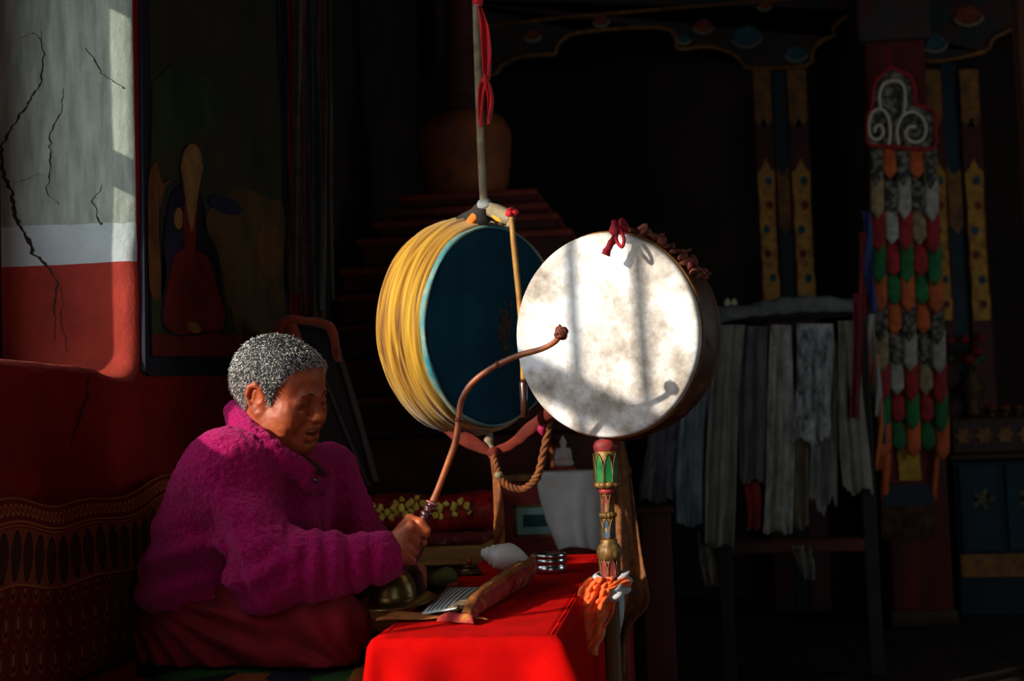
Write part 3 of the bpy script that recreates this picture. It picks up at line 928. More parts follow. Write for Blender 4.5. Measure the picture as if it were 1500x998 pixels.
# ------------------------------------------------------------------ scarf rack
DR = 5.0
m_rackwood = M('rack_dark_wood', S(34, 20, 14), .7, var=S(22, 13, 10), vscale=8, bump=.2)
o = thing('scarf_rack', 'low wooden rack of rails draped with pale scarves', 'rack', P(1160, 880, DR))
pa, pb = P(1046, 470, DR), P(1258, 456, DR)
mk('top_rail', tube(np.array([pa, pb]), 0.018, 10), m_rackwood, o)
for pt in (pa, pb):
    mk('leg', box([pt[0] - .025, pt[1] - .02, 0], [pt[0] + .025, pt[1] + .02, pt[2] - 0.012], .005, 1), m_rackwood, o, False)
qa, qb = P(1044, 806, DR), P(1262, 786, DR)
mk('lower_rail', box(np.minimum(qa, qb) - [0, .02, .018], np.maximum(qa, qb) + [0, .02, .0], .006, 1), m_maroon, o, False)
G = np.zeros((40, 17, 3))
for i in range(40):
    u = i / 39; c = P(1044 + 214 * u, 467 - 15 * sin(pi * u * .7) - 3 * u, DR)
    for j in range(17):
        t = -0.15 * pi + 1.3 * pi * j / 16; rr = 0.034 + 0.006 * sin(13 * u + 2 * sin(5 * u)) + 0.004 * sin(40 * u + j)
        G[i, j] = c + np.array([0, -rr * 1.2 * cos(t), rr * sin(t) - 0.004])
m_greycloth = M('grey_rack_cloth', S(118, 120, 114), 0.85, var=S(82, 84, 78), vscale=18, bump=.3)
mk('rack_cover', sheet(G, .006), m_greycloth, None, True, 'grey cloth laid along the top rail of the scarf rack', 'cloth')


def scarf(x0, y0, x1, y1, wt, wb, d, c1, c2, label, seed, ragged=0.0, patt=18):
    n, mrows = 16, 36; G = np.zeros((n, mrows, 3))
    for j in range(mrows):
        v = j / (mrows - 1)
        w_ = wt + (wb - wt) * v ** 0.7; xc = x0 + (x1 - x0) * v + 2.5 * sin(4 * v + seed)
        for i in range(n):
            u = i / (n - 1) - 0.5
            fold = (0.022 * sin(11 * u + seed * 1.7 + 1.2 * sin(3 * v + seed)) + 0.010 * sin(26 * u + seed + 2 * v)) * (0.5 + 0.8 * v)
            yy = y0 + (y1 - y0) * v + (ragged * (sin(9 * u + seed) + .5 * sin(31 * u)) * v)
            G[i, j] = P(xc + w_ * u * (1 + 0.05 * sin(7 * v + seed)), yy, d - .055 + fold * .8 + 0.004 * sin(22 * v + 3 * u + seed))
    mk('offering_scarf', sheet(G, .004), M('scarf_silk', c1, .75, var=c2, vscale=patt, vstretch=(1, 1, .6), sheen=.25, bump=.25, bscale=60), None, True, label, 'scarf', 'scarves on the rack')


A = lambda *c: S(*[v * 1.05 for v in c])
scarf(975, 610, 962, 735, 46, 50, 4.95, A(96, 88, 92), A(62, 54, 58), 'mauve grey scarf hanging farthest from the banner, half behind the pole drum', 1, 4)
scarf(1022, 500, 1014, 770, 44, 46, 4.96, A(128, 138, 142), A(92, 100, 106), 'bluish grey scarf hanging just clear of the pole drum', 2, 3)
scarf(1068, 476, 1052, 800, 44, 42, 4.93, A(134, 130, 116), A(96, 92, 82), 'long beige grey scarf reaching below the lower rail of the rack', 3, 3)
scarf(1106, 478, 1100, 705, 44, 40, 4.95, A(110, 102, 102), A(78, 70, 72), 'mauve tinted scarf hanging above the small red cloth', 4, 4)
scarf(1146, 476, 1138, 780, 30, 44, 4.90, A(160, 156, 144), A(96, 90, 82), 'brightest white scarf with patterned brocade lower end', 5, 3, 26)
scarf(1166, 482, 1168, 772, 24, 34, 4.97, A(130, 112, 88), A(86, 72, 56), 'tan scarf hanging beside the brightest white scarf', 6, 4, 26)
scarf(1192, 474, 1190, 648, 50, 56, 4.90, A(170, 170, 166), A(48, 46, 52), 'black and white floral lace scarf on the rack', 7, 6, 30)
scarf(1216, 500, 1206, 742, 34, 40, 4.96, A(128, 128, 118), A(88, 88, 80), 'grey scarf hanging from behind the lace scarf', 8, 12)
scarf(1242, 470, 1256, 720, 30, 44, 4.94, A(140, 134, 118), A(100, 94, 84), 'beige scarf hanging closest to the patchwork banner', 9, 5)
scarf(1034, 780, 1040, 858, 22, 20, 5.0, A(126, 112, 88), A(64, 52, 42), 'short patterned cloth end below the bluish grey scarf', 10, 2, 34)
scarf(1176, 800, 1182, 848, 30, 18, 5.0, A(104, 102, 90), A(76, 74, 64), 'small pale cloth end dangling under the lower rail', 11, 2)
scarf(1101, 706, 1104, 776, 22, 20, 4.97, A(150, 14, 22), A(108, 8, 16), 'small bright red cloth among the pale scarves', 12, 2)
scarf(1256, 430, 1254, 612, 14, 12, 4.90, A(130, 16, 28), A(90, 10, 20), 'dark red ribbon hanging between the rack and the banner', 13, 2)
scarf(1002, 616, 1000, 760, 10, 10, 5.0, A(180, 84, 30), A(130, 56, 22), 'thin orange scarf strip seen past the drum rim', 14, 2)
for k, px in enumerate((1066, 1076)):
    b_ = P(px, 456, 5.03)
    fl_ = place(lathe([(.004, 0), (.010, .004), (.009, .02), (.012, .032), (.006, .042), (.002, .046)], 12), b_)
    mk('butter_ornament', fl_, M('butter_white', S(176, 180, 140), .5), None, True, ('cream butter ornament on the rack top, nearer the pole drum', 'cream butter ornament on the rack top, nearer the gilt posts')[k], 'ornament', 'butter ornaments on the rack')

# ------------------------------------------------------------------ altar chest at the far side
YC = 6.52
xa = HY(1396, 700, YC)[0]; zt = HY(1450, 664, YC)[2]
o = thing('altar_chest', 'dark teal painted altar chest standing beyond the banner', 'chest', (xa + .5, YC + .1, 0))
mk('chest_body', box((xa, YC, 0), (xa + 1.0, YC + .19, zt - .03), .008, 1), M('chest_teal_paint', S(8, 32, 40), .7, var=S(6, 24, 30), vscale=8), o, False)
mk('chest_top', box((xa - .02, YC - .03, zt - .03), (xa + 1.02, YC + .2, zt), .008, 1), m_wood_dark, o, False)
zl = HY(1450, 846, YC)[2]; zl2 = HY(1450, 812, YC)[2]
mk('gilt_border', roughen(box((xa + .01, YC - .012, zl), (xa + .98, YC + .002, zl2), .004, 1), .002, 60), m_gold_dull, o, False)
for k in range(3):
    x0 = xa + .02 + k * .20
    d_ = mk('door_panel', box((x0, YC - .012, zl2 + .01), (x0 + .17, YC + .002, zt - .05), .006, 1), M('door_teal_paint', S(12, 48, 56), .7, var=S(8, 34, 42), vscale=9), o, False)
    c = np.array([x0 + .10, YC - .016, (zl2 + zt) / 2 + .02])
    pts = [c + np.array([(.035 + .018 * cos(5 * t)) * cos(t), 0, (.035 + .018 * cos(5 * t)) * sin(t)]) for t in np.linspace(0, 2 * pi, 40, endpoint=False)]
    mk('painted_flower', prism(np.array(pts), np.array([0, .006, 0])), M('faded_flower_paint', S(96, 88, 62), .8, var=S(60, 34, 22), vscale=20), d_, False)
zs = HY(1450, 612, YC)[2]
o = thing('gilt_altar_step', 'dim carved gilt step standing on the teal altar chest', 'altar step', (xa + .5, YC + .2, zt))
mk('step_body', box((xa + .01, YC + .03, zt), (xa + 1.0, YC + .18, zs), .006, 1), m_wood_dark, o, False)
for k in range(7):
    c = np.array([xa + .06 + .09 * k, YC + .024, (zt + zs) / 2])
    pts = [c + np.array([.032 * (1 + .25 * cos(6 * t)) * cos(t), 0, .032 * (1 + .25 * cos(6 * t)) * sin(t)]) for t in np.linspace(0, 2 * pi, 36, endpoint=False)]
    mk('carved_rosette', prism(np.array(pts), np.array([0, .012, 0])), m_gold_dull, o, False)
# vase of red flowers
vb = np.array([HY(1424, 612, YC + .11)[0], YC + .11, zs])
o = thing('flower_vase', 'dull brass vase holding red flowers on the gilt altar step', 'vase', vb)
hv = HY(1424, 545, YC + .11)[2] - zs
mk('vase_body', place(lathe([(.03, 0), (.05, .02 * hv / .2), (.03, hv * .25), (.06, hv * .55), (.065, hv * .7), (.03, hv * .88), (.05, hv)], 28), vb), M('dull_brass', S(74, 52, 28), .6, metal=.5, bump=.2), o)
st, fw_, lf = [], [], []
for k in range(11):
    t = 2 * pi * k / 11; rr = random.uniform(.02, .10)
    e = vb + np.array([rr * cos(t), rr * .6 * sin(t), hv + random.uniform(.05, .16)])
    st.append(tube(spline([vb + [0, 0, hv - .02], (vb + e) / 2 + [0, 0, hv * .5], e], 4), .003, 5))
    if k % 3: fw_.append(roughen(ball(e, (.026, .026, .02), 12, 8), .008, 70, k))
    else: lf.append(roughen(ball(e - [0, 0, .03], (.03, .01, .016), 10, 6), .004, 50, k))
mk('stems', join(*st), m_field_green, o); mk('leaves', join(*lf), M('dark_leaf', S(46, 66, 26), .6), o)
mk('blossoms', join(*fw_), M('red_blossom', S(150, 22, 28), .7, var=S(96, 12, 18), vscale=40), o)
for k in range(3):
    b_ = np.array([HY(1452 + 20 * k, 612, YC + .075)[0], YC + .075, zs])
    o = thing('offering_bowl', ('brass offering bowl closest to the flower vase', 'brass offering bowl between its two neighbours on the gilt step', 'brass offering bowl farthest from the flower vase')[k], 'bowl', b_, 'offering bowls on the altar step')
    mk('bowl', place(lathe([(.014, 0), (.018, .004), (.013, .012), (.026, .03), (.033, .045), (.030, .046), (.022, .03), (.002, .024)], 24), b_), M('old_brass_bowl', S(84, 56, 26), .55, metal=.5), o)
    mk('filling', place(lathe([(.029, .042), (.02, .050), (.001, .054)], 18), b_), M('offering_red', S(150, 40, 24), .7), o)

# worn post at the frame's edge
pt = P(1502, 60, 4.6)
o = thing('brown_post', 'worn brown wooden post at the far edge above the altar', 'post', (pt[0], pt[1], 0))
mk('shaft', box((pt[0] - .03, pt[1] - .05, 0), (pt[0] + .07, pt[1] + .05, 3.05), .01, 2), M('worn_brown_wood', S(96, 52, 30), .7, var=S(60, 32, 20), vscale=6, vstretch=(4, 4, .5), bump=.3), o)
bpy.data.objects[o.name]['origin'] = o['origin']
mk('post_collar', box((pt[0] - .04, pt[1] - .06, 2.6), (pt[0] + .08, pt[1] + .06, 2.68), .008, 1), m_gold_dull, o)
# ------------------------------------------------------------------ bench
ZSEAT = 0.462
XF = -0.575            # front edge of the bench
m_bench = M('bench_wood', S(110, 60, 28), 0.6, var=S(74, 38, 20), vscale=6, vstretch=(8, 1, 8), bump=.2)
o = thing('bench', 'low wooden sitting bench along the red wall under a woven rug', 'bench', (-.88, 2.6, 0))
mk('seat_board', box((XL + .02, 1.2, ZSEAT - .06), (XF, 3.72, ZSEAT - .012), .006, 1), m_bench, o, False)
mk('front_board', box((XF - .03, 1.25, 0.06), (XF - .006, 3.68, ZSEAT - .062), .004, 1), m_bench, o, False)
for yy in (1.3, 2.45, 3.6):
    mk('leg', box((XF - .10, yy - .03, 0), (XF - .035, yy + .03, ZSEAT - .062), .004, 1), m_bench, o, False)


def rug_mat():
    m = bpy.data.materials.new('woven_rug'); m.use_nodes = True
    nt = m.node_tree; b = nt.nodes['Principled BSDF']; b.inputs['Roughness'].default_value = .95; b.inputs['Specular IOR Level'].default_value = .1
    N, L = nt.nodes.new, nt.links.new
    tc = N('ShaderNodeTexCoord'); mp = N('ShaderNodeMapping'); mp.inputs['Scale'].default_value = (9, 5, 1); L(tc.outputs['Object'], mp.inputs[0])
    v = N('ShaderNodeTexVoronoi'); v.inputs['Scale'].default_value = 1.1; L(mp.outputs[0], v.inputs['Vector'])
    r = N('ShaderNodeValToRGB'); r.color_ramp.interpolation = 'CONSTANT'
    cols = [(0, S(120, 58, 24)), (.22, S(30, 26, 34)), (.4, S(40, 76, 34)), (.55, S(140, 30, 20)), (.75, S(150, 92, 40)), (.9, S(34, 40, 52))]
    e = r.color_ramp.elements
    while len(e) < len(cols): e.new(.5)
    for q, (p_, c_) in zip(e, cols): q.position, q.color = p_, c_
    L(v.outputs['Color'], r.inputs[0]); L(r.outputs[0], b.inputs['Base Color'])
    n = N('ShaderNodeTexNoise'); n.inputs['Scale'].default_value = 260; bp = N('ShaderNodeBump'); bp.inputs['Strength'].default_value = .6; bp.inputs['Distance'].default_value = .004
    L(tc.outputs['Object'], n.inputs['Vector']); L(n.outputs[0], bp.inputs['Height']); L(bp.outputs[0], b.inputs['Normal'])
    return m


G = np.array([[[x, y, ZSEAT - .004 + .0025 * sin(17 * x + 9 * y)] for y in np.linspace(1.22, 3.7, 60)] for x in np.linspace(XL + .06, XF + .004, 16)])
mk('bench_rug', sheet(G, .010), rug_mat(), None, True, 'multicoloured woven rug spread over the bench seat', 'rug')


def brocade_mat():
    """block-printed cloth: a scroll border, a row of tall leaf shapes, then a field of small paisleys (x across, z up)"""
    m = bpy.data.materials.new('printed_backrest_cloth'); m.use_nodes = True
    nt = m.node_tree; b = nt.nodes['Principled BSDF']; b.inputs['Roughness'].default_value = .9; b.inputs['Specular IOR Level'].default_value = .1
    N, L = nt.nodes.new, nt.links.new
    uv = N('ShaderNodeUVMap'); sep = N('ShaderNodeSeparateXYZ'); L(uv.outputs[0], sep.inputs[0])

    def mt(op, a, bb=0.0, c=None):
        q = N('ShaderNodeMath'); q.operation = op
        for i, v in enumerate([a, bb] + ([c] if c is not None else [])):
            if isinstance(v, (int, float)): q.inputs[i].default_value = v
            else: L(v, q.inputs[i])
        return q.outputs[0]

    def mix(f, a, bb):
        q = N('ShaderNodeMix'); q.data_type = 'RGBA'; L(f, q.inputs[0])
        for i, v in ((6, a), (7, bb)):
            if isinstance(v, tuple): q.inputs[i].default_value = v
            else: L(v, q.inputs[i])
        return q.outputs[2]
    X, Z = sep.outputs[0], sep.outputs[1]              # metres along, metres down from the top edge

    def cell(px, pz, ox=0.0):
        fx = mt('SUBTRACT', mt('FRACT', mt('ADD', mt('DIVIDE', X, px), ox)), .5)
        fz = mt('SUBTRACT', mt('FRACT', mt('DIVIDE', Z, pz)), .5)
        return fx, fz

    def ell(fx, fz, a, c):
        return mt('ADD', mt('POWER', mt('DIVIDE', mt('ABSOLUTE', fx), a), 2.0), mt('POWER', mt('DIVIDE', mt('ABSOLUTE', fz), c), 2.0))

    def band(z0, z1):
        return mt('MULTIPLY', mt('GREATER_THAN', Z, z0), mt('LESS_THAN', Z, z1))
    base = S(92, 19, 13); gold = S(150, 88, 40); dark = S(26, 16, 16)
    # scroll border 0.004 .. 0.042
    fx, _ = cell(.022, 1.0); fz = mt('DIVIDE', mt('SUBTRACT', Z, .024), .026)
    e = ell(fx, fz, .40, .40)
    ring = mt('MULTIPLY', mt('LESS_THAN', e, 1.0), mt('GREATER_THAN', e, .35))
    c = mix(mt('MULTIPLY', ring, band(.008, .040)), base, gold)
    lines = mt('ADD', band(.003, .006), mt('ADD', band(.042, .045), band(.049, .051)))
    c = mix(lines, c, gold)
    # tall leaves 0.055 .. 0.15 on an ochre ground
    c = mix(band(.054, .150), c, S(116, 56, 26))
    fx, _ = cell(.056, 1.0, .2); fz = mt('DIVIDE', mt('SUBTRACT', Z, .102), .094)
    wdt = mt('SUBTRACT', .44, mt('MULTIPLY', mt('ABSOLUTE', mt('ADD', fz, .12)), .25))
    e = mt('ADD', mt('POWER', mt('DIVIDE', mt('ABSOLUTE', fx), wdt), 2.0), mt('POWER', mt('DIVIDE', mt('ABSOLUTE', fz), .47), 2.0))
    c = mix(mt('MULTIPLY', mt('LESS_THAN', e, 1.0), band(.054, .150)), c, dark)
    vn = mt('MULTIPLY', mt('LESS_THAN', e, .75), mt('GREATER_THAN', mt('SINE', mt('MULTIPLY', mt('ADD', mt('ABSOLUTE', fx), mt('MULTIPLY', fz, .8)), 70.0)), .3))
    c = mix(mt('MULTIPLY', vn, band(.054, .150)), c, S(84, 46, 26))
    c = mix(band(.150, .153), c, gold)
    # paisley field, rows offset by half
    low = mt('GREATER_THAN', Z, .157)
    row = mt('FLOOR', mt('DIVIDE', Z, .062))
    off = mt('MULTIPLY', mt('MODULO', row, 2.0), .5)
    fx = mt('SUBTRACT', mt('FRACT', mt('ADD', mt('DIVIDE', X, .052), off)), .5)
    fz = mt('SUBTRACT', mt('FRACT', mt('DIVIDE', Z, .062)), .5)
    fx2 = mt('ADD', fx, mt('MULTIPLY', mt('POWER', mt('ADD', fz, .5), 2.0), .12))
    wdt = mt('ADD', .16, mt('MULTIPLY', mt('ADD', fz, .5), .20))
    e = mt('ADD', mt('POWER', mt('DIVIDE', mt('ABSOLUTE', fx2), wdt), 2.0), mt('POWER', mt('DIVIDE', mt('ABSOLUTE', fz), .44), 2.0))
    c = mix(mt('MULTIPLY', mt('LESS_THAN', e, 1.0), low), c, S(124, 60, 36))
    c = mix(mt('MULTIPLY', mt('LESS_THAN', e, .62), low), c, S(66, 17, 14))
    c = mix(mt('MULTIPLY', mt('LESS_THAN', e, .2), low), c, S(134, 76, 46))
    L(c, b.inputs['Base Color'])
    return m


xb_ = -1.142
ny, nz_ = 130, 26
ys_ = np.linspace(1.3, 3.68, ny)
G = np.zeros((ny, nz_, 3)); UVv = np.zeros((ny, nz_, 2))
for i, y in enumerate(ys_):
    ztop = 0.795 + 0.014 * sin(6.0 * y + .8) + 0.03 * max(0, (y - 2.55)) + 0.006 * sin(17 * y)
    for j in range(nz_):
        v = j / (nz_ - 1); z = ztop - v * (ztop - ZSEAT - .003)
        x = xb_ + .012 * sin(3.3 * y + 1) * (1 - .5 * v) + .008 * sin(9 * y + 3 * v) + (.010 * max(0, v - .6) / .4) + (-.012 * max(0, .12 - v) / .12)
        G[i, j] = (x, y, z); UVv[i, j] = (y, v * (ztop - ZSEAT))
vf = sheet(G[:, ::-1], .012)
o = mk('backrest_cloth', vf, brocade_mat(), None, True, 'block-printed maroon backrest cloth with a row of tall leaf motifs', 'backrest cloth')
uvs = np.concatenate([UVv[:, ::-1].reshape(-1, 2)] * 2)
lay = o.data.uv_layers.new(name='UVMap')
for lp in o.data.loops: lay.data[lp.index].uv = uvs[lp.vertex_index]

# ------------------------------------------------------------------ table and its red cloth
TX0, TX1, TY0, TY1, TZ = -0.522, -0.212, 2.325, 3.78, 0.556
o = thing('low_table', 'narrow low wooden table under the bright red cloth', 'table', ((TX0 + TX1) / 2, 3.0, 0))
mk('table_top', box((TX0 + .006, TY0 + .006, TZ - .03), (TX1 - .006, TY1 - .006, TZ - .003), .005, 1), m_wood_dark, o, False)
for x in (TX0 + .04, TX1 - .04):
    for y in (TY0 + .05, TY1 - .05):
        mk('leg', box((x - .022, y - .022, 0), (x + .022, y + .022, TZ - .031), .004, 1), m_wood_dark, o, False)
m_redcloth = M('red_table_cotton', S(204, 7, 4), .95, var=S(180, 5, 4), vscale=14, sheen=.0, sheen_tint=S(255, 40, 30), bump=.12, bscale=500, spec=.06)
per = []        # walk around the front, the room side and the back with rounded corners
nseg = 64


def cloth_ring(s_):
    """point on the table edge and outward normal at parameter s_ in 0..1, starting on the wall side going round the front"""
    Lx, Ly = TX1 - TX0, TY1 - TY0
    tot = Ly + Lx + Ly + Lx; d = s_ * tot
    r = .012
    if d < Ly: return np.array([TX0, TY1 - d]), np.array([-1.0, 0]), d
    d -= Ly
    if d < Lx: return np.array([TX0 + d, TY0]), np.array([0, -1.0]), d
    d -= Lx
    if d < Ly: return np.array([TX1, TY0 + d]), np.array([1.0, 0]), d
    d -= Ly
    return np.array([TX1 - d, TY1]), np.array([0, 1.0]), d


NS = 560; ND = 26
Lx, Ly = TX1 - TX0, TY1 - TY0
ringp = []
pts_, nrm_ = [], []
# corner arcs are inserted so the drape turns smoothly
tot = 2 * (Lx + Ly)
for k in range(NS):
    p_, n_, _ = cloth_ring(k / NS); pts_.append(p_); nrm_.append(n_)
pts_, nrm_ = np.array(pts_), np.array(nrm_)
ker = np.exp(-np.linspace(-2, 2, 13) ** 2); ker /= ker.sum()
nn = sum(w_ * np.roll(nrm_, k - 6, axis=0) for k, w_ in enumerate(ker)); nn /= np.linalg.norm(nn, axis=1)[:, None]
corner = np.clip(1 - np.linalg.norm(sum(w_ * np.roll(nrm_, k - 6, axis=0) for k, w_ in enumerate(ker)), axis=1), 0, 1)
cs = np.arange(NS) / NS * tot
G = np.zeros((NS + 1, ND, 3))
for k in range(NS + 1):
    kk = k % NS; p_, n_ = pts_[kk], nn[kk]; c_ = corner[kk] * 3.2; d = cs[kk]
    drop = 0.30 + .02 * sin(3 * d)
    if Ly - .02 < d < Ly + Lx + .02: drop = 0.215 + .045 * (1 - (d - Ly) / Lx)
    for j in range(ND):
        v = j / (ND - 1)
        h = v * drop
        rr = .006
        if j == 0: out, z = -.014, TZ + .0025
        elif j == 1: out, z = -.003, TZ + .0015
        else:
            h = (v - 1 / (ND - 1)) * drop
            wave = .012 * sin(29 * d + 1.1 * sin(9 * d)) + .008 * sin(53 * d + 2) + .006 * vnoise(np.array([[d * 9, h * 5, 0]]), 1, 4)[0]
            fl_ = 1.0 if Ly - .05 < d < Ly + Lx + .05 else .22
            out = .004 + h * (.10 * fl_ + .22 * c_ * fl_) + fl_ * (wave * min(1, h / .10) + .5 * max(0, wave) * h * 3) + (0 if fl_ == 1 else .004 * (1 + sin(23 * d)) * min(1, h / .1))
            z = TZ - h
        G[k, j] = (p_[0] + n_[0] * out, p_[1] + n_[1] * out, z)
side = sheet(G, .003)
gx, gy = 20, 80
top = np.array([[[TX0 + .008 + (Lx - .016) * i / (gx - 1), TY0 + .008 + (Ly - .016) * j / (gy - 1), TZ + .0022 + .0012 * sin(40 * i / gx) * sin(50 * j / gy)] for j in range(gy)] for i in range(gx)])
mk('tablecloth', join(side, sheet(top, .003)), m_redcloth, None, True, 'bright red cotton cloth draped over the low table', 'tablecloth')

# ------------------------------------------------------------------ drum on a painted pole
R1 = 151 * DD / FPX
DP = DD + .03
F1 = frame_from(n1, UP)                # z = face normal, x = up
T1 = 0.118


def on1(vf): return place(vf, C1, F1)


def skin_mat():
    m = bpy.data.materials.new('stained_drum_skin'); m.use_nodes = True
    nt = m.node_tree; b = nt.nodes['Principled BSDF']; b.inputs['Roughness'].default_value = .6; b.inputs['Specular IOR Level'].default_value = .25
    N, L = nt.nodes.new, nt.links.new
    tc = N('ShaderNodeTexCoord')
    n1_ = N('ShaderNodeTexNoise'); n1_.inputs['Scale'].default_value = 7; n1_.inputs['Detail'].default_value = 9; n1_.inputs['Roughness'].default_value = .68
    n2_ = N('ShaderNodeTexNoise'); n2_.inputs['Scale'].default_value = 42; n2_.inputs['Detail'].default_value = 6
    L(tc.outputs['Object'], n1_.inputs['Vector']); L(tc.outputs['Object'], n2_.inputs['Vector'])
    r = N('ShaderNodeValToRGB'); e = r.color_ramp.elements
    e[0].position, e[0].color = .30, S(120, 98, 78); e[1].position, e[1].color = .57, S(240, 236, 232)
    q = e.new(.45); q.color = S(196, 184, 170)
    L(n1_.outputs[0], r.inputs[0])
    r2 = N('ShaderNodeValToRGB'); e = r2.color_ramp.elements
    e[0].position, e[0].color = .30, (.62, .56, .5, 1); e[1].position, e[1].color = .46, (1, 1, 1, 1)
    L(n2_.outputs[0], r2.inputs[0])
    mx = N('ShaderNodeMix'); mx.data_type = 'RGBA'; mx.blend_type = 'MULTIPLY'; mx.inputs[0].default_value = .55
    L(r.outputs[0], mx.inputs[6]); L(r2.outputs[0], mx.inputs[7]); L(mx.outputs[2], b.inputs['Base Color'])
    bp = N('ShaderNodeBump'); bp.inputs['Strength'].default_value = .15; bp.inputs['Distance'].default_value = .003
    L(n2_.outputs[0], bp.inputs['Height']); L(bp.outputs[0], b.inputs['Normal'])
    return m


m_shell = M('carved_drum_shell', S(74, 36, 22), .55, var=S(120, 72, 34), vscale=16, bump=.6, bscale=26, ramp=(.5, .68))
zfoot = 0.0
pole_dir = np.array([0.0, 0, 1.0])
ptop = P(886, 646, DP)
drum = thing('pole_drum', 'large round drum with sunlit white skin on a carved painted pole', 'drum', (ptop[0], ptop[1], 0))
skin = [(.001, .004), (R1 * .5, .0035), (R1 * .9, .002), (R1 * .975, 0), (R1 * .995, -.004), (R1, -.012), (R1 * .998, -.02)]
mk('drum_skin', on1(lathe(skin[::-1], 96, cap=False)), skin_mat(), drum)
shell = [(R1 * .985, -.017), (R1 * 1.004, -.017), (R1 * 1.012, -.024), (R1 * 1.012, -.036), (R1 * 1.02, -.042), (R1 * 1.04, -T1 * .5 - .006), (R1 * 1.02, -T1 + .03), (R1 * 1.012, -T1 + .022), (R1 * 1.012, -T1 + .012), (R1 * .985, -T1 + .008)]
smoothing(mk('drum_shell', on1(lathe([(r, z) for r, z in shell[::-1]], 96, fn=lambda t, i, r, z: (r + (.0025 * sin(22 * t) * sin(11 * t + 9 * i) if 3 < i < 7 else 0), z), cap=False)), m_shell, drum), 30)
mk('rear_skin', on1(lathe([(.001, -T1), (R1 * .97, -T1 + .001), (R1 * .993, -T1 + .014)], 96, cap=False)), M('rear_drum_skin', S(140, 120, 92), .7, var=S(110, 92, 70), vscale=10), drum)
mk('skin_lacing', on1(lathe([(R1 * 1.0, -.016), (R1 * 1.016, -.0175), (R1 * 1.016, -.0215), (R1 * 1.0, -.023)], 120, fn=lambda t, i, r, z: (r + .0012 * sin(60 * t), z), cap=False)), m_gold_dull, drum)
# dried flower scraps stuck along the upper rim
sc2 = []
for k in range(34):
    t = rad(-6 - 52 * random.random()); rr = R1 * (1.03 + .03 * random.random())
    c = C1 + F1 @ np.array([rr * cos(t), rr * sin(t), -.03 - .06 * random.random()])
    sc2.append(roughen(ball(c, (.012, .006, .009), 7, 5, frame_from(RNG.normal(size=3))), .008, 90, k))
mk('petal_scraps', join(*sc2), M('dried_pink_petals', S(156, 74, 62), .8, var=S(96, 58, 34), vscale=40), drum)
# red tassel cord at the top
kn = [roughen(ball(P(905 + dx, 331 + dy, DD - .055), .0100, 14, 10), .005, 90, k) for k, (dx, dy) in enumerate(((-4, 0), (5, -2), (1, 5), (8, 4), (-6, 6)))]
hang = tube(spline([P(904, 333, DD - .062), P(900, 348, DD - .066), P(893, 360, DD - .064), P(887, 373, DD - .060)], 6), [.006, .006, .007, .008], 10)
loop_ = tube(spline([P(908, 334, DD - .062), P(914, 350, DD - .09), P(911, 362, DD - .10), P(903, 352, DD - .085), P(904, 336, DD - .062)], 6), .0036, 8)
mk('red_tassel', join(*kn, roughen(hang, .003, 120), loop_), M('red_tassel_cord', S(176, 16, 36), .75, var=S(120, 8, 24), vscale=90, bump=.4, bscale=300), drum)
# iron bracket between drum and handle
mk('iron_collar', place(lathe([(.012, 0), (.020, .006), (.016, .016), (.024, .026), (.02, .040), (.01, .05)], 20), ptop - [0, 0, .014]), M('dark_iron', S(70, 66, 62), .5, metal=.8, bump=.3), drum)
PX = ptop[:2].copy()
zpx = lambda py: P(888, py, DP)[2]


def seg(nm, prof, mat, petals=0, amp=0.0, parent=drum, n=64, sq=0.0):
    """a turned and carved length of the pole; PETALS flutes of depth AMP"""
    pr = []
    for (r, py) in prof: pr.append((r * DP / FPX, zpx(py)))
    pr = pr[::-1]
    f_ = (lambda t, i, r, z: (r * (1 + amp * (abs(cos(petals * t / 2)) - .6)), z)) if petals else None
    return mk(nm, place(lathe(pr, n, fn=f_), (PX[0], PX[1], 0)), mat, parent)


m_handle_gold = M('handle_gilding', S(150, 116, 58), .5, metal=.3, var=S(92, 60, 32), vscale=60, bump=.4, bscale=90)
m_green_enamel = M('green_enamel_paint', S(20, 132, 56), .4, var=S(12, 92, 40), vscale=30, coat=.3, bump=.2)
m_pinkred = M('rose_red_paint', S(156, 50, 46), .6, var=S(112, 30, 30), vscale=40, coat=.0, bump=.2)
m_blue = M('slate_blue_paint', S(50, 82, 112), .5, var=S(32, 54, 80), vscale=40, bump=.2)
seg('handle_neck', [(10, 642), (15, 646), (18, 652), (17, 660), (14, 664)], m_pinkred)
seg('handle_capital', [(12, 654), (16, 660), (16, 680), (15.6, 700), (14, 712), (11, 716)], m_handle_gold)


def petal_ring(nm, n, r_px, y0, y1, wpx, mat, rim, up=True, lift=2.2):
    """N pointed petals laid round the pole, each with a gilt rim"""
    rr = r_px * DP / FPX
    for k in range(n):
        t = 2 * pi * k / n + .25
        er, et = np.array([cos(t), sin(t), 0]), np.array([-sin(t), cos(t), 0])
        h_ = zpx(y0) - zpx(y1); hw = wpx / 2 * DP / FPX
        shp = [(-hw, 0), (-hw * 1.05, h_ * .45), (-hw * .8, h_ * .72), (0, h_), (hw * .8, h_ * .72), (hw * 1.05, h_ * .45), (hw, 0)]
        if not up: shp = [(a_, h_ - b_) for a_, b_ in shp][::-1]
        c = np.array([PX[0], PX[1], zpx(y1)])
        lft = lift * DP / FPX
        poly = np.array([c + et * a_ * .98 + er * (math.sqrt(max(rr * rr - a_ * a_, 1e-9)) - .001) + np.array([0, 0, b_]) for a_, b_ in shp])
        pt_ = mk(nm, prism(poly, er * lft), mat, drum, False)
        mk('petal_rim', tube(poly + er * (lft + .0002), .0013, 6, close=True), rim, pt_)


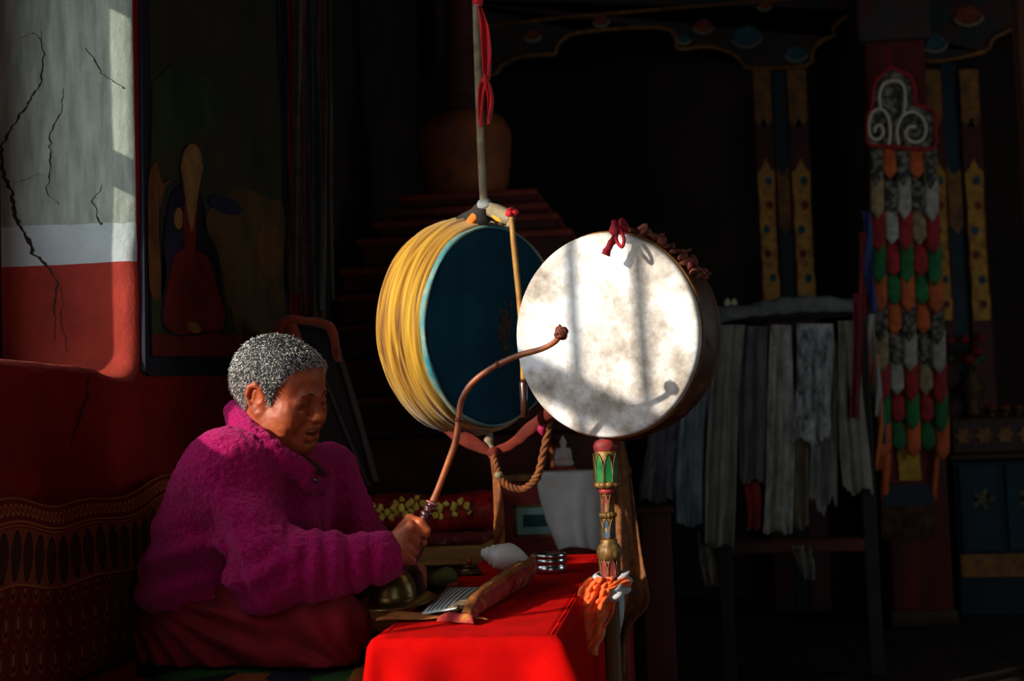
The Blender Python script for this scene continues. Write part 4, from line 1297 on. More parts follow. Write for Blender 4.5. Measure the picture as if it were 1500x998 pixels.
petal_ring('green_petal', 8, 17.0, 664, 706, 12.5, m_green_enamel, m_handle_gold, True, 1.6)
seg('scalloped_lip', [(13, 702), (18.5, 707), (20, 711), (17, 714), (11, 717)], m_handle_gold, 10, .12)
seg('rose_ring', [(8, 714), (12, 717), (12, 721), (8.5, 724)], m_pinkred)
seg('rose_shaft', [(7.6, 722), (8, 726), (8.4, 740), (8.6, 750), (9, 753)], m_handle_gold, 8, .05)
petal_ring('rose_petal', 6, 9.0, 722, 750, 8.6, m_pinkred, m_handle_gold, True, 1.2)
seg('beaded_ring', [(9, 749), (12.5, 752), (13, 755), (10, 759)], m_handle_gold, 14, .10)
seg('blue_shaft', [(8.6, 757), (9, 762), (9, 776), (8.6, 788), (9, 791)], m_handle_gold)
petal_ring('blue_petal', 6, 9.6, 759, 787, 9.2, m_blue, m_handle_gold, True, 1.2)
seg('gilt_bulb', [(9, 788), (13, 791), (12, 794), (16, 799), (18.5, 806), (17.5, 814), (14.5, 820)], m_handle_gold, 8, .05)
seg('lower_vase', [(13, 814), (14.2, 820), (14, 830), (13, 842), (12, 848)], m_handle_gold, 8, .04)
petal_ring('red_petal', 8, 14.8, 816, 845, 10.5, m_pinkred, m_handle_gold, True, 1.2)
mk('pole', place(lathe([(.020, 0), (.0175, .02), (.0165, .30), (.0165, zpx(846))], 20), (PX[0], PX[1], 0)), M('pole_wood', S(120, 80, 40), .6, var=S(84, 52, 28), vscale=14, vstretch=(4, 4, .4), bump=.2), drum)
mk('pole_foot', box((PX[0] - .10, PX[1] - .10, 0), (PX[0] + .10, PX[1] + .10, .035), .008, 2), m_wood_dark, drum, False)

# cloths knotted round the pole
def wrap(z0, z1, r, turns, seed, amp=.006, n=90):
    G = np.zeros((n, 14, 3))
    for i in range(n):
        t = 2 * pi * i / (n - 1)
        for j in range(14):
            v = j / 13
            rr = r + amp * sin(5 * t + seed) + amp * .8 * sin(14 * v + 3 * t + seed) + .006 * sin(pi * v)
            G[i, j] = (PX[0] + rr * cos(t), PX[1] + rr * sin(t), z0 + (z1 - z0) * v + .008 * sin(2 * t + seed))
    return sheet(G, .003)


m_whitecloth = M('white_silk_scarf', S(206, 204, 204), .8, var=S(176, 172, 172), vscale=20, sheen=.3, bump=.2, bscale=80)
m_orangecloth = M('orange_crinkled_silk', S(255, 112, 26), .75, var=S(240, 84, 18), vscale=30, sheen=.3, bump=.45, bscale=110, trans=.0)
wt = [wrap(zpx(842), zpx(872), .028, 1, 1)]
G = np.zeros((18, 26, 3))
for i in range(18):
    u = i / 17 - .5
    for j in range(26):
        v = j / 25
        G[i, j] = P(897 + u * (26 + 10 * sin(pi * v)) - 2 * v, 846 + 84 * v + 4 * sin(6 * u), DP + .012 + .012 * sin(13 * u + 2 * v) + .01 * v - .03 * (u - .5) ** 2)
wt.append(sheet(G, .003))
mk('white_scarf', join(*wt), m_whitecloth, None, True, 'white scarf knotted round the drum pole beneath the orange cloth', 'scarf')
G = np.zeros((34, 44, 3))
cent = spline([(884, 846), (880, 862), (873, 885), (863, 912), (856, 932), (851, 950)], 10)
for j in range(44):
    v = j / 43; c = cent[min(int(v * (len(cent) - 1)), len(cent) - 1)]
    wd = np.interp(v, [0, .1, .3, .5, .75, 1], [36, 54, 58, 56, 52, 44])
    for i in range(34):
        u = i / 33 - .5
        f_ = .010 * sin(17 * u + 2.2 * sin(5 * v)) + .006 * sin(37 * u + 9 * v) + .0035 * sin(60 * v + 11 * u)
        yy = c[1] + 10 * u * (1 - v) * 0 + 16 * (u + .5) * v * v - 5 * v
        G[i, j] = P(c[0] + wd * u + 1.5 * sin(25 * v + 3 * u) - 8 * v * (1 - (u + .5)) * v, yy, DP - .055 + .045 * (2 * u) ** 2 * (1 - v) - .02 * v + f_)
mk('orange_scarf', join(sheet(G, .003), roughen(wrap(zpx(850), zpx(862), .034, 1, 3, .003), .004, 60)), m_orangecloth, None, True, 'sunlit orange scarf tied round the drum pole by the table', 'scarf')

# ------------------------------------------------------------------ hanging drum with yellow wrap
a48 = math.acos(.664)
C2 = P(727, 478, 3.55); R2 = 147 * 3.55 / FPX
n2 = W(np.array([sin(a48), -cos(a48), 0.0])) - CAM
F2 = frame_from(n2, UP)
T2 = .165


def on2(vf): return place(vf, C2, F2)


d2 = thing('hanging_drum', 'round drum with dark blue face and yellow wrapped side, hung from the ceiling', 'drum', C2 - [0, 0, R2 + .02])
m_face = M('dark_blue_drum_paint', S(12, 74, 96), .85, spec=.15, var=S(8, 56, 74), vscale=5, bump=.12, bscale=14)
mk('drum_face', on2(lathe([(R2 * .985, -.012), (R2 * .98, -.004), (R2 * .94, 0), (R2 * .5, .003), (.001, .004)], 96, cap=False)), m_face, d2)
m_turq = M('turquoise_rim_paint', S(44, 132, 140), .6, var=S(150, 160, 132), vscale=14, bump=.3, bscale=40)
mk('turquoise_rim', on2(lathe([(R2 * .90, -.03), (R2 * 1.0, -.03), (R2 * 1.012, -.014), (R2 * 1.006, -.004), (R2 * .992, .0), (R2 * .978, -.002), (R2 * .972, -.008)], 128, fn=lambda t, i, r, z: (r + .0015 * sin(9 * t + i), z + .002 * sin(7 * t)), cap=False)), m_turq, d2)


def yellow_mat():
    m = bpy.data.materials.new('yellow_silk_wrap'); m.use_nodes = True
    nt = m.node_tree; b = nt.nodes['Principled BSDF']; b.inputs['Roughness'].default_value = .7; b.inputs['Specular IOR Level'].default_value = .3
    b.inputs['Sheen Weight'].default_value = .3
    N, L = nt.nodes.new, nt.links.new
    uv = N('ShaderNodeUVMap'); mp = N('ShaderNodeMapping'); mp.inputs['Scale'].default_value = (0.9, 20, 1); L(uv.outputs[0], mp.inputs[0])
    n = N('ShaderNodeTexNoise'); n.inputs['Scale'].default_value = 1.0; n.inputs['Detail'].default_value = 6; L(mp.outputs[0], n.inputs['Vector'])
    r = N('ShaderNodeValToRGB'); e = r.color_ramp.elements
    e[0].position, e[0].color = .34, S(92, 50, 8); e[1].position, e[1].color = .62, S(208, 160, 34)
    q = e.new(.46); q.color = S(172, 118, 14)
    L(n.outputs[0], r.inputs[0]); L(r.outputs[0], b.inputs['Base Color'])
    return m


NT, NP = 220, 40
Vw, Fw, Uw = [], [], []
for i in range(NP):
    v = i / (NP - 1); z = -.016 - (T2 - .016) * v
    for k in range(NT):
        t = 2 * pi * k / NT
        bul = R2 * (1.012 + .080 * max(0, sin(pi * min(1, v))) ** .75)
        q = np.array([[cos(t) * 2.2, sin(t) * 2.2, 0]])
        wob = 5 * vnoise(q, 1.0, 2)[0]
        fold = .0050 * (abs(sin(13 * v + .22 * wob + .9 * sin(t * 1.0 + .6))) - .5) + .0022 * sin(40 * v + .5 * wob + 1.5 * sin(2 * t)) + .0016 * sin(67 * v + 2 * sin(3 * t))
        e = min(1, v / .06, (1 - v) / .06)
        r_ = bul + fold * e
        p_ = C2 + F2 @ np.array([r_ * cos(t), r_ * sin(t), z])
        Vw.append(p_); Uw.append((t, v))
for i in range(NP - 1):
    for k in range(NT):
        k2 = (k + 1) % NT
        Fw.append((i * NT + k, (i + 1) * NT + k, (i + 1) * NT + k2, i * NT + k2))
wr = mk('yellow_wrap', (np.array(Vw), Fw), yellow_mat(), d2)
lay = wr.data.uv_layers.new(name='UVMap')
for lp in wr.data.loops: lay.data[lp.index].uv = Uw[lp.vertex_index]
mk('rear_face', on2(lathe([(.001, -T2 - .002), (R2 * .98, -T2 - .001), (R2 * 1.015, -T2 + .004)], 96, cap=False)), m_turq, d2)
# worn gilt mark on the face
bl = []
for k in range(150):
    x_, y_ = RNG.normal(0, .030), RNG.normal(0, .011)
    u_ = .030 + y_; w_ = -.005 + x_
    pl = [np.array([w_ + (.0035 + .003 * random.random()) * cos(t), -u_ + .002 * sin(t), .0042]) for t in np.linspace(0, 2 * pi, 7, endpoint=False)]
    pl = np.array(pl) @ F2.T + C2
    bl.append(prism(pl, n2 * .0006))
mk('worn_gilding', join(*bl), M('worn_gilding', S(108, 78, 44), .7, var=S(60, 44, 30), vscale=60), d2, False)
# tie at the top: dark bands and a grey knot
m_tie = M('grey_brown_strap', S(164, 146, 112), .8, var=S(116, 98, 74), vscale=20, bump=.3)
m_tie_dark = M('dark_strap', S(52, 44, 36), .85, var=S(34, 28, 24), vscale=20, bump=.3)
kn = [roughen(ball(P(709 + dx, 300 + dy, 3.53), r_, 18, 12), .008, 60, k) for k, (dx, dy, r_) in enumerate(((0, 0, (.020, .018, .016)), (6, 4, (.016, .016, .011)), (-5, 5, (.015, .015, .012)), (1, 9, (.02, .016, .010))))]
mk('grey_knot', join(*kn), M('grey_cloth_knot', S(150, 152, 150), .8, var=S(112, 112, 110), vscale=30, bump=.3), d2)
ties = [tube(spline([P(703, 306, 3.53), P(694, 316, 3.54), P(676, 324, 3.56), P(660, 338, 3.58), P(651, 348, 3.60)], 6), [.012, .013, .011, .011, .008], 10, squash=(1.5, .6), nrm=UP),
        tube(spline([P(714, 306, 3.52), P(726, 310, 3.50), P(738, 316, 3.485), P(748, 322, 3.47), P(744, 332, 3.47)], 6), [.012, .014, .015, .012, .006], 10, squash=(1.4, .6), nrm=UP)]
mk('tie_band', ties[0], m_tie_dark, d2); mk('tie_band', ties[1], m_tie, d2)
mk('dark_tie', roughen(tube(spline([P(708, 306, 3.53), P(706, 316, 3.53), P(711, 326, 3.535)], 6), [.020, .022, .018], 12), .004, 60), m_tie_dark, d2)
mk('orange_tie', tube(spline([P(704, 309, 3.515), P(696, 316, 3.52), P(688, 325, 3.53), P(678, 338, 3.545)], 6), [.003, .008, .008, .003], 10, squash=(1.3, .6), nrm=UP), M('orange_tie_cloth', S(222, 116, 24), .7), d2)
mk('yellow_tie', tube(spline([P(720, 316, 3.50), P(728, 320, 3.492), P(736, 323, 3.485), P(744, 326, 3.48)], 6), [.002, .006, .006, .002], 10, squash=(1.2, .6), nrm=UP), M('yellow_tie_cloth', S(214, 158, 36), .7), d2)
# orange sling under the drum
m_sling = M('rust_sling_cloth', S(116, 34, 14), .85, var=S(80, 22, 10), vscale=24, bump=.25, bscale=70)
sl1 = tube(spline([P(640, 600, 3.58), P(660, 625, 3.55), P(682, 642, 3.53), P(704, 656, 3.52), P(722, 664, 3.52)], 8), [.010, .019, .017, .012, .008], 12, squash=(.4, 1.2), nrm=FW)
sl2 = tube(spline([P(722, 664, 3.52), P(748, 652, 3.50), P(772, 632, 3.47), P(798, 610, 3.44), P(812, 596, 3.43)], 8), [.008, .011, .013, .013, .012], 12, squash=(.4, 1.2), nrm=FW)
mk('orange_sling', join(roughen(sl1, .003, 40), roughen(sl2, .003, 40)), m_sling, d2)
mk('sling_knot', roughen(ball(P(722, 664, 3.505), (.016, .014, .014), 16, 10), .005, 60), m_sling, d2)
mk('white_tie', roughen(tube(spline([P(718, 636, 3.56), P(716, 648, 3.54), P(720, 660, 3.525)], 6), [.010, .012, .008], 10), .003, 60), m_tie, d2)
rope = spline([P(722, 668, 3.50), P(727, 684, 3.49), P(734, 702, 3.48), P(748, 714, 3.475), P(766, 717, 3.47), P(782, 706, 3.46), P(790, 690, 3.455), P(797, 660, 3.45), P(803, 630, 3.45), P(806, 604, 3.46)], 10)
st_ = []
for ph in (0, 2.09, 4.19):
    fr0 = frame_from(np.array([0, 0, 1.0])); pp = []
    for i, c in enumerate(rope):
        t_ = rope[min(i + 1, len(rope) - 1)] - rope[max(i - 1, 0)]; fq = frame_from(t_, FW)
        pp.append(c + fq[:, 0] * .0046 * cos(i * .5 + ph) + fq[:, 1] * .0046 * sin(i * .5 + ph))
    st_.append(tube(np.array(pp), .0056, 8))
mk('twisted_rope', join(*st_), M('ochre_rope', S(140, 78, 30), .8, var=S(92, 46, 20), vscale=40, bump=.3), d2)
for a_, b_ in ((731, 696), (786, 700)):
    mk('rope_binding', roughen(ball(P(a_, b_, 3.463 if a_ > 750 else 3.478), (.0115, .0115, .009), 14, 8), .002, 90), m_tie, d2)
mk('pink_ribbon', roughen(tube(spline([P(796, 618, 3.46), P(793, 628, 3.45), P(795, 638, 3.45)], 5), [.008, .012, .004], 8), .003, 60), M('magenta_ribbon', S(150, 14, 60), .7), d2)
# strap to the ceiling, with a red ribbon tied on it
stp = np.array([P(709, 300, 3.53), P(706, 250, 3.535), P(702, 150, 3.545), P(698, 20, 3.555), P(696.5, -60, 3.56)])
stp = np.concatenate([stp, [[stp[-1][0], stp[-1][1], ZC]]])
mk('hanging_strap', tube(spline(stp, 6), .0095, 10, squash=(1, .55), nrm=RT), m_tie, d2)
m_redrib = M('red_ribbon_silk', S(236, 10, 24), .6, var=S(186, 4, 16), vscale=16, sheen=.3)


def rib(pts, wd, ph):
    p_ = spline(pts, 8); n = len(p_); G = np.zeros((5, n, 3))
    for j in range(n):
        w_ = np.interp(j / (n - 1), np.linspace(0, 1, len(wd)), wd)
        for i in range(5):
            u = i / 4 - .5
            G[i, j] = P(p_[j][0] + w_ * u, p_[j][1], 3.525 + .010 * sin(7 * u + ph + .12 * j))
    return sheet(G, .003)


mk('red_ribbon', join(rib([(702, 8), (709, 40), (713, 80), (713, 116)], [4, 13, 14, 9], 0), rib([(711, 114), (706, 130), (704, 160), (704, 186)], [9, 10, 7, 3], 1),
                      rib([(712, 114), (718, 140), (718, 160), (716, 182)], [6, 9, 8, 4], 2), roughen(ball(P(711, 116, 3.52), (.011, .011, .012), 12, 8), .003, 60),
                      roughen(tube(np.array([P(700, -4, 3.545), P(699, 8, 3.545)]), .014, 10), .003, 60)), m_redrib, None, True, 'red ribbon tied to the strap of the hanging drum', 'ribbon')
# second drumstick hung across the blue face
ds = thing('hanging_drumstick', 'slim ochre drumstick hanging against the blue drum face', 'drumstick', P(768, 610, 3.40))
sp_ = spline([P(749, 318, 3.455), P(752, 350, 3.45), P(757, 400, 3.445), P(761, 440, 3.44), P(765, 500, 3.43), P(767, 560, 3.42)], 8)
mk('stick', tube(sp_, [.006, .0075, .0075, .007, .007], 10), M('ochre_cane', S(190, 138, 62), .5, var=S(150, 98, 40), vscale=20), ds)
mk('handle', tube(np.array([P(767, 556, 3.42), P(767, 562, 3.42), P(768, 585, 3.415), P(768.5, 612, 3.41)]), [.007, .011, .010, .009], 12), M('dark_polished_handle', S(64, 34, 26), .35, coat=.4), ds)
mk('red_loop', join(*[roughen(ball(P(748 + dx, 311 + dy, 3.455), (.011, .010, .008), 12, 8), .003, 90, k) for k, (dx, dy) in enumerate(((0, -3), (5, 0), (-2, 3)))]), m_redrib, ds)
# ------------------------------------------------------------------ things on the red table
ZT = TZ + .0055
def onT(px, py): return HZ(px, py, ZT)


# conch shell lying on its side
pa, pb = onT(706, 829), onT(776, 836)
cax = P(703, 812, np.dot(pa - CAM, FW)); cbx = P(778, 831, np.dot(pb - CAM, FW))
dep = float(np.dot(onT(738, 840) - CAM, FW)) + .02
cax, cbx = P(704, 814, dep), P(780, 831, dep - .01)
cdir = (cbx - cax); clen = np.linalg.norm(cdir); Fc_ = frame_from(cdir, UP)
prof = [(0.0005, 0.0), (.008, .0005), (.0115, .004), (.0105, .0075), (.0150, .009), (.0185, .014), (.0168, .0185), (.0225, .020), (.0262, .026), (.0248, .0305), (.0300, .034), (.0330, .045), (.0335, .058), (.0325, .070), (.0275, .084), (.0200, .097), (.0125, .109), (.0075, .118), (.003, .122)]
kz = clen / .122


def conch_fn(t, i, r, z):
    sp_ = z + .0035 * (t / (2 * pi)) * (1 if i < 11 else .3)
    flare = 1 + (.22 * max(0, sin(t + 2.2)) ** 3 if i > 11 else 0)
    return r * flare * (1 + .01 * sin(5 * t + i)), sp_


cv = lathe([(r * kz * .93, z * kz) for r, z in prof], 48, fn=conch_fn)
cv = place(cv, cax, Fc_)
cv = (cv[0] + np.array([0, 0, ZT + .0005 - cv[0][:, 2].min()]), cv[1])
m_conch = M('ivory_shell', S(236, 230, 220), .32, var=S(206, 198, 186), vscale=16, coat=.3)
o = thing('conch_shell', 'ivory conch shell with spiral tip lying on the red tablecloth', 'conch', [cv[0][:, 0].mean(), cv[0][:, 1].mean(), ZT])
mk('shell', cv, m_conch, o)
lipc = [cax + np.array([0, 0, ZT - cv[0][:, 2].min()]) * 0 + Fc_ @ np.array([-.030 * kz * s_, -.012 * kz, z_ * kz]) for s_, z_ in ((.6, .050), (.95, .062), (.9, .080), (.5, .100), (.25, .115))]
lp_ = tube(spline(lipc, 6), [.003, .005, .005, .004, .002], 8)
lp_ = (lp_[0] + np.array([0, 0, max(0, ZT + .001 - lp_[0][:, 2].min())]), lp_[1])
mk('shell_lip', lp_, M('shell_pink_lip', S(196, 168, 150), .35, coat=.3), o)

# chrome ridged tin
b_ = onT(805, 840); b_ = b_ + FW * np.array([1, 1, 0]) * .03
m_chrome = M('scratched_chrome', S(206, 204, 200), .24, metal=1.0, bump=.05)
o = thing('steel_tin', 'shiny ridged round steel tin beside the white conch', 'tin', b_)
q = .0405
mk('tin_body', place(lathe([(q * .9, 0), (q * .97, .0015), (q, .005), (q, .014), (q * .955, .016), (q * .955, .019), (q, .021), (q, .0305), (q * .97, .032)], 64), b_), m_chrome, o)
mk('tin_lid', place(lathe([(q * .96, .0325), (q * 1.02, .033), (q * 1.02, .041), (q * .98, .0435), (q * .80, .0435), (q * .78, .041), (q * .4, .0405), (.001, .0405)], 64), b_), m_chrome, o)

# small brass lid with a red knob
b_ = onT(688, 843) + FW * np.array([1, 1, 0]) * .02
m_brass = M('dark_brass', S(136, 108, 58), .36, metal=.9, var=S(84, 68, 40), vscale=24, bump=.12, bscale=30)
m_brass_old = M('aged_brass', S(128, 104, 62), .38, metal=.9, var=S(88, 72, 44), vscale=30, bump=.2, bscale=50)
o = thing('brass_lid', 'small domed brass bowl lid with red knob on the red cloth', 'lid', b_)
mk('lid_dome', place(lathe([(.026, 0), (.0285, .001), (.029, .004), (.026, .008), (.027, .010), (.024, .013), (.016, .017), (.012, .019), (.009, .022), (.004, .024)], 40), b_), m_brass_old, o)
mk('lid_ring', place(tube(np.array([[.018 * cos(t), .018 * sin(t), .0185] for t in np.linspace(0, 2 * pi, 32, endpoint=False)]), .0018, 8, close=True), b_), m_brass_old, o)
mk('lid_knob', place(lathe([(.003, .023), (.0065, .026), (.0075, .030), (.005, .035), (.002, .037)], 20), b_), M('red_coral_knob', S(160, 36, 26), .3, coat=.5), o)

# long scripture in its brocade wrapper
m_brocade = M('red_gold_brocade', S(150, 24, 28), .75, var=S(176, 112, 44), vscale=46, ramp=(.50, .66), bump=.3, bscale=120, detail=3)
m_brocade_gold = M('gold_brocade_edge', S(176, 104, 40), .7, var=S(120, 58, 26), vscale=60, bump=.3, bscale=150)
m_paper = M('cream_page_paper', S(196, 200, 196), .85, var=S(178, 182, 176), vscale=12)
m_ink = M('script_ink', S(58, 58, 62), .9)
A0, A1 = HZ(617, 905, ZT + .004), HZ(704, 864, ZT + .030)
o = thing('scripture', 'loose-leaf scripture half unwrapped on the red table', 'scripture', HZ(690, 890, ZT))


def quad_sheet(c00, c10, c11, c01, nu=10, nv=10, th=.002, bow=0.0, mat=None):
    G = np.zeros((nu, nv, 3))
    for i in range(nu):
        for j in range(nv):
            a, b2 = i / (nu - 1), j / (nv - 1)
            G[i, j] = (c00 * (1 - a) + c10 * a) * (1 - b2) + (c01 * (1 - a) + c11 * a) * b2 + np.array([0, 0, bow * sin(pi * a) * sin(pi * b2)])
    return sheet(G, th)


zl, zh = ZT + .004, ZT + .020
q00, q10, q11, q01 = HZ(616, 901, zl), HZ(668, 892, zh), HZ(706, 861, zh + .006), HZ(655, 861, zl + .006)
pg = mk('open_page', quad_sheet(q00, q10, q11, q01, 12, 12, .0012, .004), m_paper, o)
lines = []
nrm_ = np.cross(q10 - q00, q01 - q00); nrm_ /= np.linalg.norm(nrm_); nrm_ *= np.sign(nrm_[2])
for k in range(7):
    a = .12 + .13 * k
    b2 = .06
    while b2 < .92:
        L_ = random.uniform(.02, .06)
        c = []
        for bb, aa in ((b2, a), (min(b2 + L_, .93), a), (min(b2 + L_, .93), a + .045), (b2, a + .045)):
            p_ = (q00 * (1 - aa) + q10 * aa) * (1 - bb) + (q01 * (1 - aa) + q11 * aa) * bb + np.array([0, 0, .004 * sin(pi * aa) * sin(pi * bb)])
            c.append(p_ + nrm_ * .0011)
        lines.append(prism(np.array(c), nrm_ * .0003)); b2 += L_ + random.uniform(.008, .02)
mk('script_lines', join(*lines), m_ink, pg, False)
# leaf block and wrapper running away from the viewer
up_ = np.array([0, 0, 1.0])
A_ = HZ(688, 911, ZT + .001); B_ = P(784, 842, 3.08); B_[2] = max(B_[2], ZT + .008)
dv = B_ - A_; sR = np.cross(dv, up_); sR /= np.linalg.norm(sR)


def section(v):
    """points across the wrapper at v: lip over the leaves, ridge, bulging side, foot"""
    c = A_ + dv * v; hh = np.interp(v, [0, .10, .25, 1], [.012, .030, .036, .034])
    b = c[2] - ZT - .001
    wv_ = .003 * sin(19 * v) + .002 * sin(43 * v + 1)
    return c, [(-.014, hh * .92), (-.010, hh * 1.0 + wv_ * .4), (-.006, hh * .98 + wv_ * .5), (.000, hh * .86), (.004 + wv_, hh * .6), (.005 + wv_, hh * .35), (.001, hh * .12), (-.004, -b * .5), (-.010, -b + .0004)]


n = 44; G = np.zeros((9, n, 3)); Gf = np.zeros((5, n, 3))
for j in range(n):
    v = j / (n - 1); c, pt_ = section(v)
    for i, (s_, h_) in enumerate(pt_): G[i, j] = c + sR * s_ + up_ * h_
    for i in range(5):
        a_ = [(-.014, 1.0), (-.010, 1.04), (-.005, 1.05), (-.001, 1.0), (.0022, .84 + .06 * sin(13 * v))][i]
        hh = pt_[1][1]
        Gf[i, j] = c + sR * a_[0] + up_ * (hh * a_[1] + .0022 + .0012 * sin(31 * v + i))
mk('brocade_wrapper', sheet(G, .003), m_brocade, o)
mk('gold_flap', sheet(Gf, .0025), m_brocade_gold, o)
# near end of the wrapper, tucked under the stack and spread on the table
Ge = np.zeros((16, 14, 3))
for i in range(16):
    u = i / 15
    c, pt_ = section(0.0)
    p0 = c + sR * (-.046 + .051 * u) + up_ * (.010 * sin(pi * u) + .004)
    p1 = HZ(640 + 54 * u, 910 + 4 * u, ZT + .0015)
    for j in range(14):
        v = j / 13
        Ge[i, j] = p0 * (1 - v) + p1 * v + up_ * (.007 * sin(pi * v) * (1 + .5 * sin(9 * u)) )
        Ge[i, j][2] = max(Ge[i, j][2], ZT + .0012)
mk('wrapper_end', sheet(Ge, .0025), m_brocade, o)
for k in range(5):
    V = []
    off = -.020 - .0075 * k; hz_ = .0300 - .0056 * k
    for v in (.06 + .01 * k, .99):
        c = A_ + dv * v
        hh = np.interp(v, [0, .10, .25, 1], [.6, .9, 1, .95])
        for s0 in (off - .016, off + .012): V += [c + sR * s0 + up_ * (hz_ * hh), c + sR * s0 + up_ * (hz_ * hh + .0022)]
    mk('leaf', (np.array(V), [(0, 1, 3, 2), (4, 6, 7, 5), (0, 4, 5, 1), (2, 3, 7, 6), (0, 2, 6, 4), (1, 5, 7, 3)]), M('worn_leaf_paper', S(150, 132, 104), .85, var=S(84, 60, 40), vscale=40), o, False)
# wrapper tail spread towards the table's front
G3 = np.zeros((16, 22, 3))
for i in range(16):
    u = i / 15
    for j in range(22):
        v = j / 21
        a = HZ(552 + 100 * v, 909 - 4 * v, ZT + .0015); b2 = HZ(575 + 140 * v, 903 + 12 * v * v - 2, ZT + .0015)
        G3[i, j] = a * (1 - u) + b2 * u + FW * np.array([1, 1, 0]) * (.05 * (u - .5)) + up_ * (.0015 + .003 * (1 + sin(9 * u + 7 * v)) * .5)
mk('wrapper_tail', sheet(G3, .002), m_brocade_gold, o)

# cymbal held by its strap
cb = P(577, 884, 2.74)
cb[2] = max(cb[2], ZT + .012)
tilt = frame_from(np.array([-.05, -.10, 1.0]))
o = thing('cymbal', 'aged brass cymbal with high dome beside the knee, held by its strap', 'cymbal', cb)
q = 62 * 2.74 / FPX
prof = [(q, 0), (q * 1.005, .0012), (q * .98, .004), (q * .8, .006), (q * .62, .004), (q * .57, .006), (q * .555, .018), (q * .52, .034), (q * .44, .047), (q * .30, .056), (q * .12, .0605), (.001, .061)]
pr2 = [(r - .0015 if r > .01 else r, z - .002) for r, z in prof]
mk('cymbal_plate', place(lathe(pr2[::-1][:0] + prof, 72, cap=False), cb, tilt), m_brass, o)
mk('cymbal_underside', place(lathe([(.001, .058), (q * .43, .044), (q * .54, .017), (q * .56, .003), (q * .98, -.001), (q, 0)][::-1], 72, cap=False), cb, tilt), m_brass_old, o)
m_strap = M('dark_maroon_strap', S(70, 16, 22), .8, var=S(46, 10, 16), vscale=30, bump=.3)
sp_ = spline([cb + [.0, 0, .058], P(584, 838, 2.78), P(594, 830, 2.82), P(604, 842, 2.83), P(611, 866, 2.80), P(612, 884, 2.79)], 8)
mk('hand_strap', roughen(tube(sp_, [.008, .012, .014, .014, .018, .020], 12, squash=(1.4, .7), nrm=RT), .003, 60), m_strap, o)

# olive cloth pouch behind the cymbal
b_ = onT(648, 868) + FW * np.array([1, 1, 0]) * .03
o = thing('olive_pouch', 'small olive cloth pouch lying in shadow behind the cymbal', 'pouch', b_)
pv = roughen(ball(b_ + [0, 0, .024], (.030, .032, .0235), 28, 18), .004, 40)
pv[0][:, 2] = np.maximum(pv[0][:, 2], ZT)
mk('pouch_body', pv, M('olive_cloth', S(96, 92, 40), .8, var=S(64, 62, 28), vscale=20, bump=.3), o)
mk('pouch_cord', roughen(tube(spline([b_ + [.015, -.025, .012], b_ + [.03, -.03, .014], b_ + [.04, -.022, .008], b_ + [.045, -.03, .006]], 6), [.005, .007, .006, .004], 8), .002, 80), M('dull_red_cord', S(140, 56, 48), .8), o)

# ------------------------------------------------------------------ board and brocade-wrapped book beyond
YBo = 3.98
xa, xb = HY(520, 820, YBo)[0], HY(708, 820, YBo)[0]
z1, z0 = HY(650, 801, YBo)[2], HY(650, 829, YBo)[2]
o = thing('wooden_book_stand', 'pale wooden plank stand under the red brocade bundle', 'stand', ((xa + xb) / 2, YBo + .12, 0))
mk('plank', box((xa, YBo, z0), (xb, YBo + .24, z1), .004, 1), m_wood_pale, o, False)
for xx in (xa + .03, xb - .03):
    mk('leg', box((xx - .02, YBo + .03, 0), (xx + .02, YBo + .07, z0), .003, 1), m_wood_dark, o, False)
    mk('leg', box((xx - .02, YBo + .17, 0), (xx + .02, YBo + .21, z0), .003, 1), m_wood_dark, o, False)
mk('shelf_rail', box((xa + .01, YBo + .02, z0 - .055), (xb - .01, YBo + .05, z0 - .012), .003, 1), m_bench, o, False)
zb1 = HY(640, 729, YBo + .02)[2]
xb2 = HY(722, 760, YBo)[0]
m_bund = M('crimson_brocade', S(196, 24, 24), .6, var=S(124, 12, 16), vscale=26, ramp=(.4, .62), bump=.3, bscale=70, detail=3)
o = thing('brocade_bundle', 'scripture bundle wrapped in crimson brocade with yellow flowers', 'bundle', ((xa + xb2) / 2, YBo + .12, z1))
zs_ = z1 + .038
smoothing(mk('lower_wrap', roughen(box((xa + .004, YBo + .015, z1 + .001), (xb2 - .03, YBo + .225, zs_), .014, 3), .002, 50), M('maroon_silver_brocade', S(110, 16, 18), .7, var=S(170, 130, 110), vscale=60, ramp=(.58, .7), bump=.3, detail=2), o), 50)
nn_, mm = 40, 24
G = np.zeros((nn_, mm, 3))
for i in range(nn_):
    u = i / (nn_ - 1)
    for j in range(mm):
        v = j / (mm - 1)
        t = -.55 * pi + 1.1 * pi * v
        yc, zc_ = YBo + .12, zs_ + .002
        y = yc - .125 * cos(t * .9) * (1 if True else 1)
        hgt = (zb1 - zs_)
        zz_ = zs_ + hgt * (.5 + .5 * sin(t) / sin(.55 * pi))
        dia = .006 * sin(60 * (u * 1.2 + .35 * v) + 2 * sin(6 * u)) * (1 if u > .55 else .5)
        G[i, j] = (xa + .002 + (xb2 - xa) * u, yc - (.118 + dia) * max(.05, cos(t * .82)) if v < .999 else yc, zz_ + .006 * sin(9 * u))
